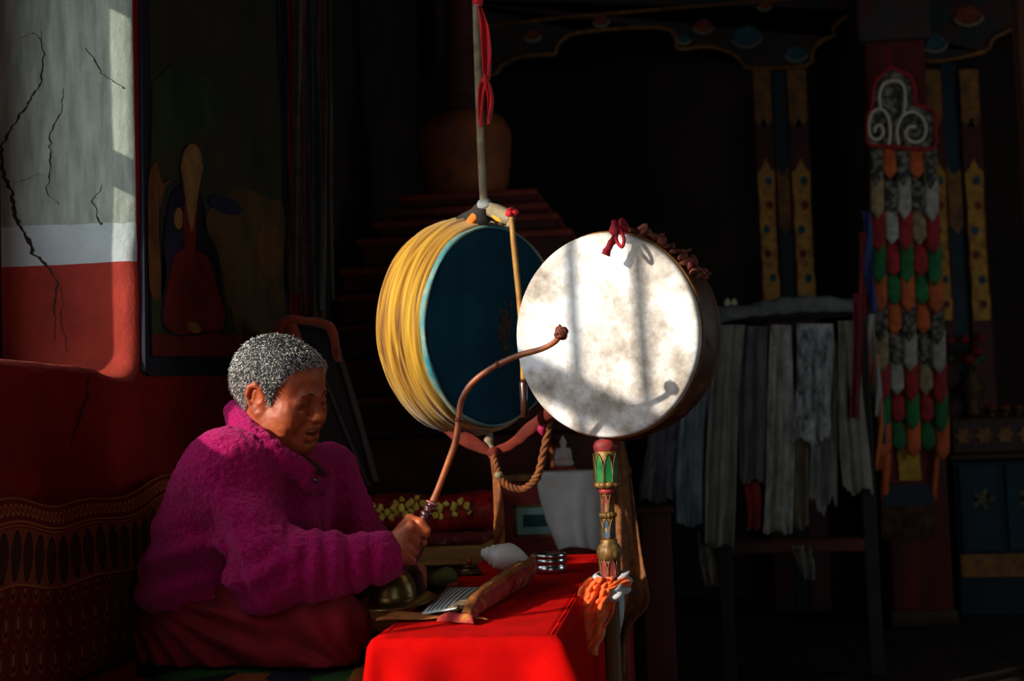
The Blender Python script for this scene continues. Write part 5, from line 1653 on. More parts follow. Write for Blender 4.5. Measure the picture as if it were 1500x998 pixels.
    # the wrap's top runs back flat
fr_top = G[:, -1].copy()
ext = np.stack([G[:, -1] + np.array([0, .02 + .03 * q_, .002 * sin(q_)]) for q_ in range(4)], axis=1)
G = np.concatenate([G, ext], axis=1)
bw = mk('crimson_wrap', sheet(G, .004), m_bund, o)
fl2 = []
m_yel = M('yellow_flower_brocade', S(255, 226, 96), .5, var=S(206, 164, 54), vscale=50)
k = 0
while k < 8:
    u = .04 + .105 * k
    xx = xa + (xb2 - xa) * u
    px_c = np.array([xx, YBo - .012, zs_ + (zb1 - zs_) * .70 + .008 * sin(5 * k)])
    for dx, dz, rr in ((0, 0, .010), (.016, .009, .009), (-.014, .010, .009), (.010, -.014, .009), (-.012, -.012, .008), (.001, .020, .008), (.022, -.008, .006)):
        if random.random() < .12: continue
        fl2.append(roughen(ball(px_c + [dx * 1.15, .002 * random.random(), dz * 1.15], (rr * 1.0, .0025, rr * 1.15), 10, 6), .004, 130, k))
    k += 1
    if k == 7: pass
mk('yellow_flowers', join(*fl2), m_yel, bw)
for k in range(3):
    x0 = xa + (xb2 - xa) * (.66 + .10 * k)
    pp = spline([np.array([x0 - .02, YBo - .006, zs_ + .02]), np.array([x0 + .03, YBo - .012, zs_ + .06]), np.array([x0 + .075, YBo + .0, zb1 - .01])], 6)
    mk('gold_fold', tube(pp, [.0008, .0020, .0012], 8), m_gold_dull, bw)

# ------------------------------------------------------------------ red cabinet with a hanging white cloth
YCb = 4.25
xa, xb = HY(733, 760, YCb)[0], HY(915, 760, YCb)[0]
zt = HY(800, 694, YCb)[2]
o = thing('red_cabinet', 'small red cabinet with gilt top edge and teal framed panel', 'cabinet', ((xa + xb) / 2, YCb + .2, 0))
mk('cabinet_body', box((xa, YCb, 0), (xb, YCb + .4, zt - .02), .006, 1), m_red_paint, o, False)
smoothing(mk('gilt_top', box((xa - .012, YCb - .015, zt - .022), (xb + .012, YCb + .41, zt), .006, 2), m_gold_dull, o))
kk = []
x = HY(757, 705, YCb)[0]; zk = HY(770, 712, YCb)[2]
for k in range(4):
    u = .030
    for a_, b_ in (((0, 0), (0, .018)), ((0, .018), (.020, .018)), ((.020, .018), (.020, .006)), ((.020, .006), (.010, .006)), ((.0, 0), (.03, 0))):
        lo_ = np.array([x + min(a_[0], b_[0]) - .0015, YCb - .003, zk + min(a_[1], b_[1]) - .0015]); hi_ = np.array([x + max(a_[0], b_[0]) + .0015, YCb + .001, zk + max(a_[1], b_[1]) + .0015])
        kk.append(box(lo_, hi_))
    x += u
mk('key_pattern', join(*kk), M('dark_key_paint', S(52, 18, 16), .7), o, False)
f0, f1 = HY(753, 740, YCb), HY(806, 786, YCb)
fx0, fx1, fz0, fz1 = f0[0], HY(806, 740, YCb)[0] + .02, f1[2], f0[2]
fr_ = [box((fx0, YCb - .012, fz0), (fx0 + .008, YCb + .001, fz1)), box((fx1 - .008, YCb - .012, fz0), (fx1, YCb + .001, fz1)), box((fx0, YCb - .012, fz0), (fx1, YCb + .001, fz0 + .008)), box((fx0, YCb - .012, fz1 - .008), (fx1, YCb + .001, fz1))]
fo = mk('panel_frame', join(*fr_), m_gold_dull, o, False)
mk('panel_mount', box((fx0 + .008, YCb - .004, fz0 + .008), (fx1 - .008, YCb + .001, fz1 - .008)), M('pale_teal_mount', S(150, 196, 184), .7, var=S(128, 172, 162), vscale=10), fo, False)
mk('green_panel', box((fx0 + .026, YCb - .007, fz0 + .030), (fx1 - .026, YCb + .001, fz1 - .030)), M('deep_green_panel', S(12, 72, 62), .4), fo, False)
n, mr = 30, 44; G = np.zeros((n, mr, 3))
cx_a = HY(786, 700, YCb)[0]; cx_b = HY(908, 700, YCb)[0]
ztop, zbot = zt + .003, HY(830, 806, YCb - .03)[2]
for i in range(n):
    u = i / (n - 1)
    for j in range(mr):
        v = j / (mr - 1)
        x0 = cx_a + (cx_b - cx_a) * u
        if v < .18:
            G[i, j] = (x0, YCb + .10 - .125 * v / .18, ztop + .001)
        else:
            w_ = (v - .18) / .82
            fold = .012 * sin(10 * u + 1.2 * w_ + .5) + .007 * sin(23 * u + 3 * w_)
            x0 = x0 + (.060 * w_) * (1 - u) - .012 * sin(pi * w_) * (1 - u)
            G[i, j] = (x0, YCb - .028 + fold * min(1, w_ * 3) - .012 * w_, ztop - (ztop - zbot) * w_ + .010 * sin(6 * u) * w_)
mk('white_drape', sheet(G, .003), M('white_cotton_drape', S(232, 226, 220), .85, var=S(212, 204, 196), vscale=9, bump=.2, bscale=90), None, True, 'white cotton cloth draped down the front of the red cabinet', 'cloth')
# ochre strip hanging from the sling of the drum
G = np.array([[P(724 + 9 * v + (9 + 8 * v) * (u - .5) + 2 * sin(4 * v), 676 + 128 * v, 3.515 + .01 * sin(7 * v + 3 * u)) for v in np.linspace(0, 1, 24)] for u in np.linspace(0, 1, 6)])
mk('ochre_tail', sheet(G, .004), M('ochre_brocade_strip', S(156, 84, 34), .75, var=S(104, 52, 22), vscale=50, bump=.3), d2)
# little things standing on it
b_ = np.array([HY(810, 690, YCb + .12)[0], YCb + .12, zt + .001])
o = thing('copper_cup', 'slim copper cup standing on the red cabinet', 'cup', b_)
hc = HY(810, 642, YCb + .12)[2] - zt
mk('cup_body', place(lathe([(.016, 0), (.019, .004), (.012, hc * .25), (.013, hc * .35), (.017, hc * .5), (.019, hc), (.016, hc - .002), (.013, hc * .5)], 28), b_), M('copper', S(196, 104, 60), .28, metal=.95, bump=.1), o)
mk('cup_base', place(lathe([(.022, 0), (.024, .004), (.018, .009)], 28), b_), m_brass_old, o)
b_ = np.array([HY(826, 686, YCb + .10)[0], YCb + .10, zt + .001])
o = thing('pale_statuette', 'small pale and rose figurine on a red base atop the cabinet', 'statuette', b_)
mk('statuette_base', place(lathe([(.036, 0), (.040, .004), (.038, .012), (.030, .016)], 32), b_), m_pinkred, o)
sb = Sculpt(b_ + [-.06, -.06, .005], b_ + [.06, .06, .115], .0035)
sb.ell(b_ + [0, 0, .026], (.032, .024, .014), k=.01); sb.ell(b_ + [0, 0, .052], (.019, .014, .024), k=.012); sb.ell(b_ + [0, 0, .088], (.011, .011, .014), k=.006)
sb.cap(b_ + [.018, 0, .066], b_ + [.024, -.016, .040], .006, .005, .006); sb.cap(b_ + [-.018, 0, .066], b_ + [-.024, -.016, .040], .006, .005, .006); sb.ell(b_ + [0, 0, .104], (.005, .005, .007), k=.004)
V_, Q_ = sb.mesh()
mk('statuette_figure', (V_, Q_), M('pale_rose_clay', S(190, 150, 136), .6, var=S(170, 176, 170), vscale=34, ramp=(.4, .6)), o)

# dark red side post and a gold brocade cloth hanging past the pole
YD = 4.55
xa, xb = HY(940, 800, YD)[0], HY(984, 800, YD)[0]; zt = HY(960, 744, YD)[2]
o = thing('red_pedestal', 'dim red wooden pedestal standing just past the gold cloth', 'pedestal', ((xa + xb) / 2, YD + .1, 0))
smoothing(mk('pedestal_shaft', box((xa, YD, 0), (xb, YD + .12, zt - .02), .006, 2), m_maroon, o))
smoothing(mk('pedestal_cap', box((xa - .012, YD - .012, zt - .02), (xb + .012, YD + .132, zt), .006, 2), m_maroon, o))
YG = 3.95
ed = spline([(912, 640), (922, 690), (932, 760), (940, 815), (950, 870), (946, 892), (928, 912), (918, 940), (915, 992)], 5)
le = spline([(896, 640), (894, 690), (893, 760), (892, 815), (893, 870), (894, 892), (895, 912), (897, 940), (905, 992)], 5)
n = len(ed); G = np.zeros((14, n, 3))
for j in range(n):
    for i in range(14):
        u = i / 13; q_ = le[j] * (1 - u) + ed[j] * u
        G[i, j] = HY(q_[0], q_[1], YG - .045 + .02 * sin(8 * u + .1 * j) + .01 * sin(15 * u))
o = thing('cloth_stand', 'slim dark stand carrying the hanging gold brocade cloth', 'stand', (HY(900, 700, YG + .05)[0], YG + .06, 0))
tp_ = HY(904, 642, YG + .05)
mk('stand_post', place(lathe([(.013, 0), (.012, .3), (.012, tp_[2])], 14), (tp_[0] - .02, YG + .008, 0)), m_wood_dark, o)
mk('stand_foot', box((tp_[0] - .10, YG - .06, 0), (tp_[0] + .06, YG + .08, .02), .005, 1), m_wood_dark, o, False)
mk('stand_bar', tube(np.array([HY(880, 641, YG - .016), HY(914, 641, YG - .016)]), .010, 10), m_wood_dark, o)
mk('gold_brocade_cloth', sheet(G, .004), M('gold_brown_brocade', S(140, 84, 34), .7, var=S(92, 50, 22), vscale=55, bump=.35, bscale=90), None, True, 'gold brown brocade cloth hanging behind the drum pole', 'cloth')
# ------------------------------------------------------------------ the seated person (sculpted in the camera's axes: right, depth, up)
def CW(vf): return CAM + np.asarray(vf[0]) @ CM.T, [tuple(q) for q in vf[1]]


# head frame
psi, phi, rol = rad(29), rad(11), rad(5)
hx = np.array([cos(phi) * cos(psi), -cos(phi) * sin(psi), -sin(phi)])
hy = np.array([sin(psi), cos(psi), 0])
hz = np.cross(hx, hy)
hy, hz = hy * cos(rol) + hz * sin(rol), hz * cos(rol) - hy * sin(rol)
HR = np.stack([hx, hy, hz], axis=1)
HS = 0.935
HO = K(412, 574, 2.86)
def H(x, y, z): return HO + HR @ (np.array([x, y, z]) * HS)


def head(s, detail=True):
    E = lambda c, r, k=.02, mode='add', R=HR: s.ell(H(*c), np.asarray(r) * HS, R, k, mode)
    C = lambda a, b, ra, rb=None, k=.02, mode='add': s.cap(H(*a), H(*b), ra * HS, (rb or ra) * HS, k, mode)
    E((-.016, 0, .036), (.093, .077, .081), .01)
    E((-.030, 0, .020), (.080, .074, .072), .03)
    E((.040, 0, .035), (.052, .064, .055), .03)
    E((.036, 0, -.030), (.052, .060, .066), .03)
    for sg in (-1, 1):
        C((-.004, sg * .054, -.052), (.058, sg * .022, -.092), .020, .018, .035)
        E((.056, sg * .044, -.024), (.028, .026, .024), .018)
        E((.062, sg * .038, -.044), (.024, .024, .021), .02)
        E((.032, sg * .052, -.062), (.038, .020, .030), .025)
    E((.072, 0, -.098), (.018, .023, .015), .022)
    E((.040, 0, -.098), (.040, .034, .016), .03)          # soft under-chin
    if not detail: return
    C((.086, -.030, .014), (.090, 0, .010), .010, .008, .012); C((.086, .030, .014), (.090, 0, .010), .010, .008, .012)
    for sg in (-1, 1):
        E((.098, sg * .034, -.004), (.013, .017, .009), .012, 'sub')
        E((.079, sg * .033, -.004), (.0135, .0175, .0115), .006)
        C((.0925, sg * .021, -.0085), (.0945, sg * .033, -.0095), .0012, .0014, .003, 'sub'); C((.0945, sg * .033, -.0095), (.084, sg * .049, -.006), .0014, .0011, .003, 'sub')
        C((.091, sg * .020, -.0185), (.085, sg * .044, -.017), .0012, .001, .006, 'sub')
    C((.086, 0, .004), (.104, 0, -.028), .008, .0115, .012)
    E((.107, 0, -.034), (.0130, .0145, .0115), .008)
    for sg in (-1, 1):
        E((.0985, sg * .0145, -.038), (.0110, .0095, .0088), .006)
        E((.105, sg * .0075, -.0465), (.005, .0038, .0035), .003, 'sub')
        C((.099, sg * .020, -.040), (.086, sg * .036, -.066), .0026, .0022, .008, 'sub')
    # mouth: lips parted, cheeks lifted
    E((.084, 0, -.064), (.017, .026, .020), .015)
    C((.084, -.028, -.058), (.0985, -.008, -.0565), .0052, .0062, .006); C((.0985, -.008, -.0565), (.0985, .008, -.0565), .0062, .0062, .006); C((.0985, .008, -.0565), (.084, .028, -.058), .0062, .0052, .006)
    C((.081, -.027, -.067), (.0945, -.008, -.0805), .005, .0066, .006); C((.0945, -.008, -.0805), (.0945, .008, -.0805), .0066, .0066, .006); C((.0945, .008, -.0805), (.081, .027, -.067), .0066, .005, .006)
    E((.096, 0, -.0685), (.022, .0235, .0062), .003, 'sub')
    C((.092, -.016, -.0905), (.092, .016, -.0905), .002, .002, .008, 'sub')
    # ears
    for sg in (-1, 1):
        E((-.002, sg * .073, -.010), (.019, .008, .031), .010)
        pts = [(.004, .0755, .004), (.000, .081, .020), (-.012, .0865, .029), (-.026, .088, .022), (-.031, .087, .004), (-.026, .083, -.014), (-.017, .079, -.026), (-.008, .0765, -.035), (.000, .0745, -.030), (.001, .0745, -.018)]
        rr = [.0040, .0046, .0050, .0050, .0047, .0045, .0056, .0066, .0055, .0035]
        for i in range(len(pts) - 1):
            a, b = [(q_[0] + .010, q_[1], q_[2] - .004) for q_ in (pts[i], pts[i + 1])]
            C((a[0], sg * a[1], a[2]), (b[0], sg * b[1], b[2]), rr[i], rr[i + 1], .004)
        E((-.001, sg * .0860, -.003), (.0125, .0065, .0175), .005, 'sub')
        C((.006, sg * .080, -.016), (.013, sg * .077, -.008), .0035, .003, .004)
        C((-.006, sg * .081, .008), (-.010, sg * .081, -.014), .003, .003, .004)


NB = K(392, 648, 2.885)                       # base of the neck
SH_N, EL_N, WR_N = K(332, 700, 2.765), K(392, 838, 2.665), K(560, 812, 2.690)
SH_F, EL_F, WR_F = K(476, 702, 3.045), K(532, 812, 3.02), K(578, 832, 2.885)

# ---- body: head, neck, trunk, arms, hands and folded legs, one surface
s = Sculpt(K(190, 1000, 2.85) * [1, 0, 1] + [-.02, 2.46, .01], K(646, 470, 2.85) * [1, 0, 1] + [0.012, 3.26, 0], .0026)
s.ell(K(322, 885, 2.88), (.12, .15, .10), k=.03)
s.cap(K(322, 885, 2.88), K(352, 760, 2.88), .115, .120, .05)
s.ell(K(362, 715, 2.885), (.10, .15, .10), k=.05)
s.cap(SH_N, SH_F, .055, .055, .05)
s.cap(NB - [.012, 0, .03], H(-.022, 0, -.045), .060, .054, .03)
s.cap(SH_N, EL_N, .048, .042, .03); s.cap(EL_N, WR_N, .042, .029, .02)
s.cap(SH_F, EL_F, .048, .042, .03); s.cap(EL_F, WR_F, .042, .029, .02)
# folded legs
KN_N, KN_F = K(476, 922, 2.69), K(440, 918, 3.12)
s.cap(K(300, 920, 2.82), KN_N, .085, .062, .04); s.cap(KN_N, K(350, 955, 2.92), .052, .040, .03)
s.cap(K(300, 920, 2.96), KN_F, .085, .062, .04); s.cap(KN_F, K(350, 950, 2.80), .050, .038, .03)
s.cap(K(350, 955, 2.92), K(385, 962, 2.98), .034, .026, .02); s.cap(K(350, 950, 2.80), K(390, 958, 2.76), .034, .026, .02)
head(s)

# ---- near hand: fist round the drumstick
GA, GB = K(611, 773, 2.712), K(591, 820, 2.700)      # grip axis, top to bottom
ga = (GB - GA) / np.linalg.norm(GB - GA)
e2 = np.array([0, 1.0, 0]); e2 = e2 - ga * np.dot(e2, ga); e2 /= np.linalg.norm(e2)
e1 = np.cross(ga, e2)
if e1[0] < 0: e1 = -e1
tops = []
for i in range(4):
    c = GA + (GB - GA) * (.06 + .29 * i)
    sc = (.90, .94, .89, .79)[i]
    mcp = c - e1 * .014 * sc - e2 * .024
    pip = c + e1 * .0205 * sc - e2 * (.010)
    dip = c + e1 * .0170 * sc + e2 * .0185
    tip = c - e1 * .0080 * sc + e2 * .0205
    s.cap(WR_N + [.006, 0, .002 * (1.5 - i)], mcp, .0195, .0100, .014)
    s.cap(mcp, pip, .0100, .0090, .0035); s.cap(pip, dip, .0089, .0080, .0022); s.cap(dip, tip, .0079, .0070, .0022)
    s.ell(mcp - e2 * .0035 + e1 * .001, .0078, k=.005)
tm0 = WR_N + [.022, .010, .018]
tm1 = GA - e1 * .019 - ga * .008 - e2 * .004
tm2 = GA + e1 * .002 - ga * .010 - e2 * .016
tm3 = GA + e1 * .019 - ga * .002 - e2 * .014
s.cap(tm0, tm1, .0165, .0115, .012); s.cap(tm1, tm2, .0110, .0098, .003); s.cap(tm2, tm3, .0097, .0080, .0025)
s.ell(WR_N + [.026, -.006, .0], (.026, .014, .022), k=.014)
# ---- far hand: fingers curled down round the cymbal strap
fg = np.array([1.0, 0, .08]); fg /= np.linalg.norm(fg)
for i in range(4):
    b0 = WR_F + [.006 + .0165 * i, -.030, .004 - .002 * abs(i - 1.5)]
    s.cap(WR_F + [0, 0, .004], b0, .019, .0105, .014)
    p1 = b0 + [.003, -.022, -.010]; p2 = p1 + [.001, -.002, -.020]; p3 = p2 + [0, .014, -.010]
    s.cap(b0, p1, .0105, .0098, .003); s.cap(p1, p2, .0095, .0085, .0022); s.cap(p2, p3, .0085, .0075, .0022)
s.cap(WR_F + [.0, -.01, .0], WR_F + [.052, -.016, -.012], .015, .010, .008); s.cap(WR_F + [.052, -.016, -.012], WR_F + [.046, -.034, -.030], .010, .0085, .003)
# skin creases: brow, eye corners, neck; knuckle lines
def rest_on_seat(g):
    x, y, z = (g.lo[i] + g.h * np.arange(g.n[i]) for i in range(3))
    wz = CAM[2] + x[:, None, None] * CM[2, 0] + y[None, :, None] * CM[2, 1] + z[None, None, :] * CM[2, 2]
    g.f = np.maximum(g.f, (ZSEAT + .0075 - wz).astype(np.float32))


rest_on_seat(s)
s.warp(lambda p: .0006 * vnoise(p, 160, 3) + .0008 * vnoise(p, 60, 8))
V, Q = s.mesh(); V = Sculpt.relax(V, Q, 1, .5)
body_v, body_q = V, Q
m_skin = M('weathered_skin', S(178, 88, 48), .5, var=S(146, 64, 34), vscale=20, bump=.25, bscale=260, bdist=.002, spec=.4, trans=.10)
person = thing('person', 'person in a magenta fleece jacket and maroon robe, seated cross-legged beating the drum', 'person', W(K(330, 978, 2.85)))
person['origin'] = [float(v) for v in W(K(330, 978, 2.85))]
body = mk('body', CW((V, Q)), m_skin, person)

# ---- cropped hair
hs = Sculpt(HO - .13, HO + [.13, .13, .15], .0026)
head(hs, False)
sl, p = hs._sub(hs.lo, hs.lo + hs.h * (hs.n - 1), 0)
q = ((p - HO) @ HR) / HS
zl_ = np.interp(q[..., 0], [-.12, -.075, -.040, -.028, -.020, -.002, .016, .024, .031, .040, .054, .066, .080, .095, .12], [-.058, -.062, -.056, -.016, .020, .032, .022, -.012, -.014, .018, .046, .062, .074, .080, .080])
zl_ = zl_ + .012 * np.clip(1 - np.abs(q[..., 1]) / .05, 0, 1) * (q[..., 0] > .05) * -0.3 + .004 * vnoise(q.reshape(-1, 3), 90, 1).reshape(q.shape[:3])
hs.f = np.maximum(hs.f - .0045, (zl_ - q[..., 2]) * .9).astype(np.float32)
inner = hs.f.copy()
Vh, Qh = hs.mesh(); Vh = Sculpt.relax(Vh, Qh, 1)
Nh = normals(Vh, Qh)
if np.mean(np.einsum('ij,ij->i', Nh, Vh - HO)) < 0: Nh = -Nh
qh = ((Vh - HO) @ HR) / HS
out_ok = np.einsum('ij,ij->i', Nh, (Vh - H(-.01, 0, .03))) > .03
cand = np.nonzero(out_ok)[0]
pick = RNG.choice(cand, 16000)
sv, sf = [], []
down = -HR[:, 2] * .5 + HR[:, 0] * .35
base_i = 0
tri = np.array([0, 2.09, 4.19])
P0 = Vh[pick] + RNG.normal(0, .0010, (len(pick), 3)); Nn = Nh[pick]
dr = Nn * .26 + down + RNG.normal(0, .22, (len(pick), 3)); dr /= np.linalg.norm(dr, axis=1)[:, None]
ln = RNG.uniform(.005, .010, len(pick))
a1 = np.cross(dr, RNG.normal(size=(len(pick), 3))); a1 /= np.linalg.norm(a1, axis=1)[:, None]; a2 = np.cross(dr, a1)
ring = [P0 - Nn * .001 + .00075 * (cos(t) * a1 + sin(t) * a2) for t in tri]
tipp = P0 + dr * ln[:, None]
SV = np.stack(ring + [tipp], axis=1).reshape(-1, 3)
SF = []
for k in range(len(pick)):
    b = 4 * k
    SF += [(b, b + 1, b + 3), (b + 1, b + 2, b + 3), (b + 2, b, b + 3)]


def hair_mat():
    m = bpy.data.materials.new('salt_and_pepper_hair'); m.use_nodes = True
    nt = m.node_tree; b = nt.nodes['Principled BSDF']; b.inputs['Roughness'].default_value = .45; b.inputs['Specular IOR Level'].default_value = .4
    N, L = nt.nodes.new, nt.links.new
    tc = N('ShaderNodeTexCoord'); n = N('ShaderNodeTexNoise'); n.inputs['Scale'].default_value = 260; n.inputs['Detail'].default_value = 1
    n2 = N('ShaderNodeTexNoise'); n2.inputs['Scale'].default_value = 26; n2.inputs['Detail'].default_value = 3
    L(tc.outputs['Object'], n.inputs['Vector']); L(tc.outputs['Object'], n2.inputs['Vector'])
    a = N('ShaderNodeMath'); a.operation = 'MULTIPLY_ADD'; a.inputs[1].default_value = .45; L(n2.outputs[0], a.inputs[0]); L(n.outputs[0], a.inputs[2])
    r = N('ShaderNodeValToRGB'); e = r.color_ramp.elements
    e[0].position, e[0].color = .60, S(22, 22, 26); e[1].position, e[1].color = .74, S(240, 232, 220)
    L(a.outputs[0], r.inputs[0]); L(r.outputs[0], b.inputs['Base Color'])
    return m


ho = mk('cropped_hair', join(CW((Vh, Qh)), CW((SV, SF))), M('dark_scalp_hair', S(26, 26, 28), .75, bump=.5, bscale=500, bdist=.002), person, True)
ho.data.materials.append(hair_mat())
mi = np.zeros(len(ho.data.polygons), np.int32); mi[len(Qh):] = 1
ho.data.polygons.foreach_set('material_index', mi)
# eyebrows, lash lines, teeth
def facepath(pts, r_, name, mat):
    v_ = []
    for sg in (-1, 1):
        v_.append(tube(spline([H(x, sg * y, z) for x, y, z in pts], 6), r_, 8, squash=(1, .6)))
    return mk(name, CW(join(*v_)), mat, person)


m_brow = M('dark_brow_hair', S(40, 28, 24), .7, bump=.4, bscale=600)
facepath([(.0985, .014, .0135), (.0975, .026, .0185), (.088, .046, .0125)], [.0014, .0024, .0010], 'eyebrows', m_brow)
facepath([(.0925, .020, -.0075), (.0952, .033, -.0085), (.085, .049, -.0050)], [.0008, .0011, .0007], 'eyelashes', m_brow)
tth = tube(spline([H(.082, -.018, -.0640), H(.0915, -.009, -.0635), H(.0935, 0, -.0635), H(.0915, .009, -.0635), H(.082, .018, -.0640)], 6), .0040, 8)
mk('teeth', CW(tth), M('teeth_enamel', S(214, 204, 184), .35), person)

# ---- fleece jacket
j = Sculpt(K(175, 930, 2.85) * [1, 0, 1] + [0, 2.50, 0], K(600, 560, 2.85) * [1, 0, 1] + [.01, 3.20, 0], .0033)
j.ell(K(302, 852, 2.90), (.138, .185, .092), k=.03)
j.ell(K(318, 780, 2.895), (.128, .195, .110), k=.05)
j.ell(K(346, 712, 2.89), (.126, .190, .100), k=.05)
j.ell(K(372, 668, 2.885), (.088, .150, .066), k=.05)
j.ell(K(404, 760, 2.93), (.105, .150, .125), k=.05)
j.ell(K(420, 720, 2.95), (.085, .120, .090), k=.04)
j.cap(SH_N, SH_F, .064, .066, .05)
j.ell(SH_N + [.004, 0, -.004], (.086, .075, .085), k=.04)
j.cap(SH_N, EL_N, .078, .072, .035); j.cap(EL_N, K(470, 828, 2.665), .072, .062, .03); j.cap(K(470, 828, 2.665), K(552, 817, 2.685), .061, .050, .03)
j.cap(SH_F, EL_F, .072, .062, .03); j.cap(EL_F, WR_F - [.03, -.03, .0], .060, .046, .03)
j.cap(K(556, 816, 2.686), K(566, 815, 2.689), .047, .041, .012)
# collar
col = [K(346, 604, 2.885), K(358, 626, 2.815), K(384, 652, 2.778), K(424, 683, 2.785), K(458, 706, 2.83), K(474, 708, 2.90), K(462, 676, 2.975), K(418, 636, 2.985), K(370, 602, 2.95)]
cp_ = spline(col + col[:1], 5)
j.chain([c for c in cp_], .0185, .012)
mid = np.mean(col, axis=0)
j.cap(mid + [.0, 0, -.050], H(-.012, 0, -.01), .044, .062, .012, 'sub')
j.cap(K(548, 817, 2.684), K(590, 812, 2.70), .030, .036, .006, 'sub')


def jfold(p):
    px = p[:, 0] / p[:, 1] * FPX + 750; py = 499 - p[:, 2] / p[:, 1] * FPX
    g = lambda c, w_: np.exp(-((c) / w_) ** 2)
    n1_ = vnoise(p, 9, 11); n2_ = vnoise(p, 22, 12)
    # horizontal slumps of cloth round the waist
    waist = g(py - 840, 70) * g(px - 265, 120)
    d = waist * .0085 * np.sin(py / 8.2 + px * .022 + 2.0 * n1_)
    # forearm rings, elbow pleats
    fore = g(px - 490, 70) * g(py - 828, 60) * (p[:, 1] < 2.80)
    d += fore * .0062 * np.sin(px / 5.2 + .02 * py + 2.2 * n1_)
    elb = g(px - 400, 46) * g(py - 845, 55) * (p[:, 1] < 2.82)
    d += elb * .006 * np.sin((px * .6 + py) / 9 + 2 * n1_)
    upper = g(px - 340, 60) * g(py - 760, 80)
    d += upper * .008 * np.sin((px * .9 - py * .45) / 13 + 1.8 * n1_)
    chest = g(px - 470, 60) * g(py - 740, 80) * (p[:, 1] > 2.78)
    d += chest * .009 * np.sin((px - py * .25) / 9 + 2 * n1_)
    d += .0045 * n1_ + .0020 * n2_
    d += .0022 * vnoise(p, 120, 5) + .0018 * vnoise(p, 230, 6)      # curly pile
    # the arm lies in front of the trunk: a crease along its back edge
    cr = np.abs((px - 303) - (py - 740) * .50 - 6 * n1_)
    d += .016 * g(cr, 8) * np.clip((py - 735) / 50, 0, 1) * np.clip((885 - py) / 30, 0, 1) * (p[:, 1] < 2.82)
    # zip line down the front
    zp = np.abs((px - 462) - (py - 690) * .10)
    d += .006 * g(zp, 5) * (py > 690) * (p[:, 1] > 2.76)
    return np.clip(d, -.011, .014)


j.warp(jfold)
V, Q = j.mesh(); V = Sculpt.relax(V, Q, 1, .2)


def fleece_mat():
    m = M('magenta_fleece', S(182, 12, 92), .95, var=S(138, 8, 70), vscale=150, ramp=(.35, .7), bump=1.0, bscale=240, bdist=.006, sheen=.45, sheen_tint=S(255, 120, 180), spec=.1, detail=3)
    return m


jk = mk('fleece_jacket', CW((V, Q)), fleece_mat(), person)
bt = ball(K(463, 704, 2.785), (.006, .004, .006), 16, 10)
mk('jacket_button', CW(bt), M('dark_button', S(60, 20, 40), .3, coat=.4), jk)
# dark inner shirt at the throat
sh = Sculpt(K(380, 740, 2.85) * [1, 0, 1] + [0, 2.72, 0], K(490, 640, 2.85) * [1, 0, 1] + [0, 3.0, 0], .004)
sh.ell(K(444, 702, 2.882), (.040, .060, .040), k=.02); sh.cap(K(440, 690, 2.85), K(456, 700, 2.90), .030, .024, .02)
Vs, Qs = sh.mesh()
mk('inner_shirt', CW((Vs, Qs)), M('dark_maroon_shirt', S(60, 10, 26), .8, bump=.3, bscale=120), person)

# ---- maroon robe over folded legs
r = Sculpt(K(180, 1010, 2.85) * [1, 0, 1] + [0, 2.46, -.01], K(560, 830, 2.85) * [1, 0, 1] + [0, 3.32, 0], .0042)
r.ell(K(306, 915, 2.90), (.148, .20, .088), k=.03)
r.cap(K(300, 920, 2.80), K(480, 914, 2.685), .094, .070, .05)
r.cap(K(480, 914, 2.685), K(350, 950, 2.84), .066, .060, .04)
r.cap(K(310, 920, 2.98), K(450, 912, 3.13), .094, .074, .05)
r.cap(K(450, 912, 3.13), K(350, 950, 2.92), .066, .060, .04)
r.ell(K(390, 950, 2.88), (.135, .16, .052), k=.05)
r.cap(K(245, 962, 2.76), K(490, 968, 2.66), .040, .032, .05)


def rfold(p):
    px = p[:, 0] / p[:, 1] * FPX + 750; py = 499 - p[:, 2] / p[:, 1] * FPX
    n1_ = vnoise(p, 7, 21); n2_ = vnoise(p, 18, 22)
    # folds fan from the hip at the back to the knee
    ang = np.arctan2(py - 872, px - 180 + 1e-6)
    rad_ = np.hypot(px - 180, py - 872)
    d = .0110 * np.sin(ang * 26 + 1.8 * n1_ + rad_ * .004) * np.clip((rad_ - 20) / 120, 0, 1) * np.clip((560 - px) / 200, .25, 1)
    ang2 = np.arctan2(py - 1010, 540 - px)
    d += .0085 * np.sin(ang2 * 17 + 2.4 * n1_ + 1) * np.exp(-((px - 440) / 90) ** 2)
    return d + .005 * n1_ + .002 * n2_


r.warp(rfold)
# flat where it rests on the rug
rest_on_seat(r)
V, Q = r.mesh(); V = Sculpt.relax(V, Q, 2)
mk('maroon_robe', CW((V, Q)), M('maroon_robe_cotton', S(140, 27, 36), .9, var=S(106, 19, 28), vscale=12, sheen=.0, bump=.25, bscale=420, bdist=.002, spec=.2), person)

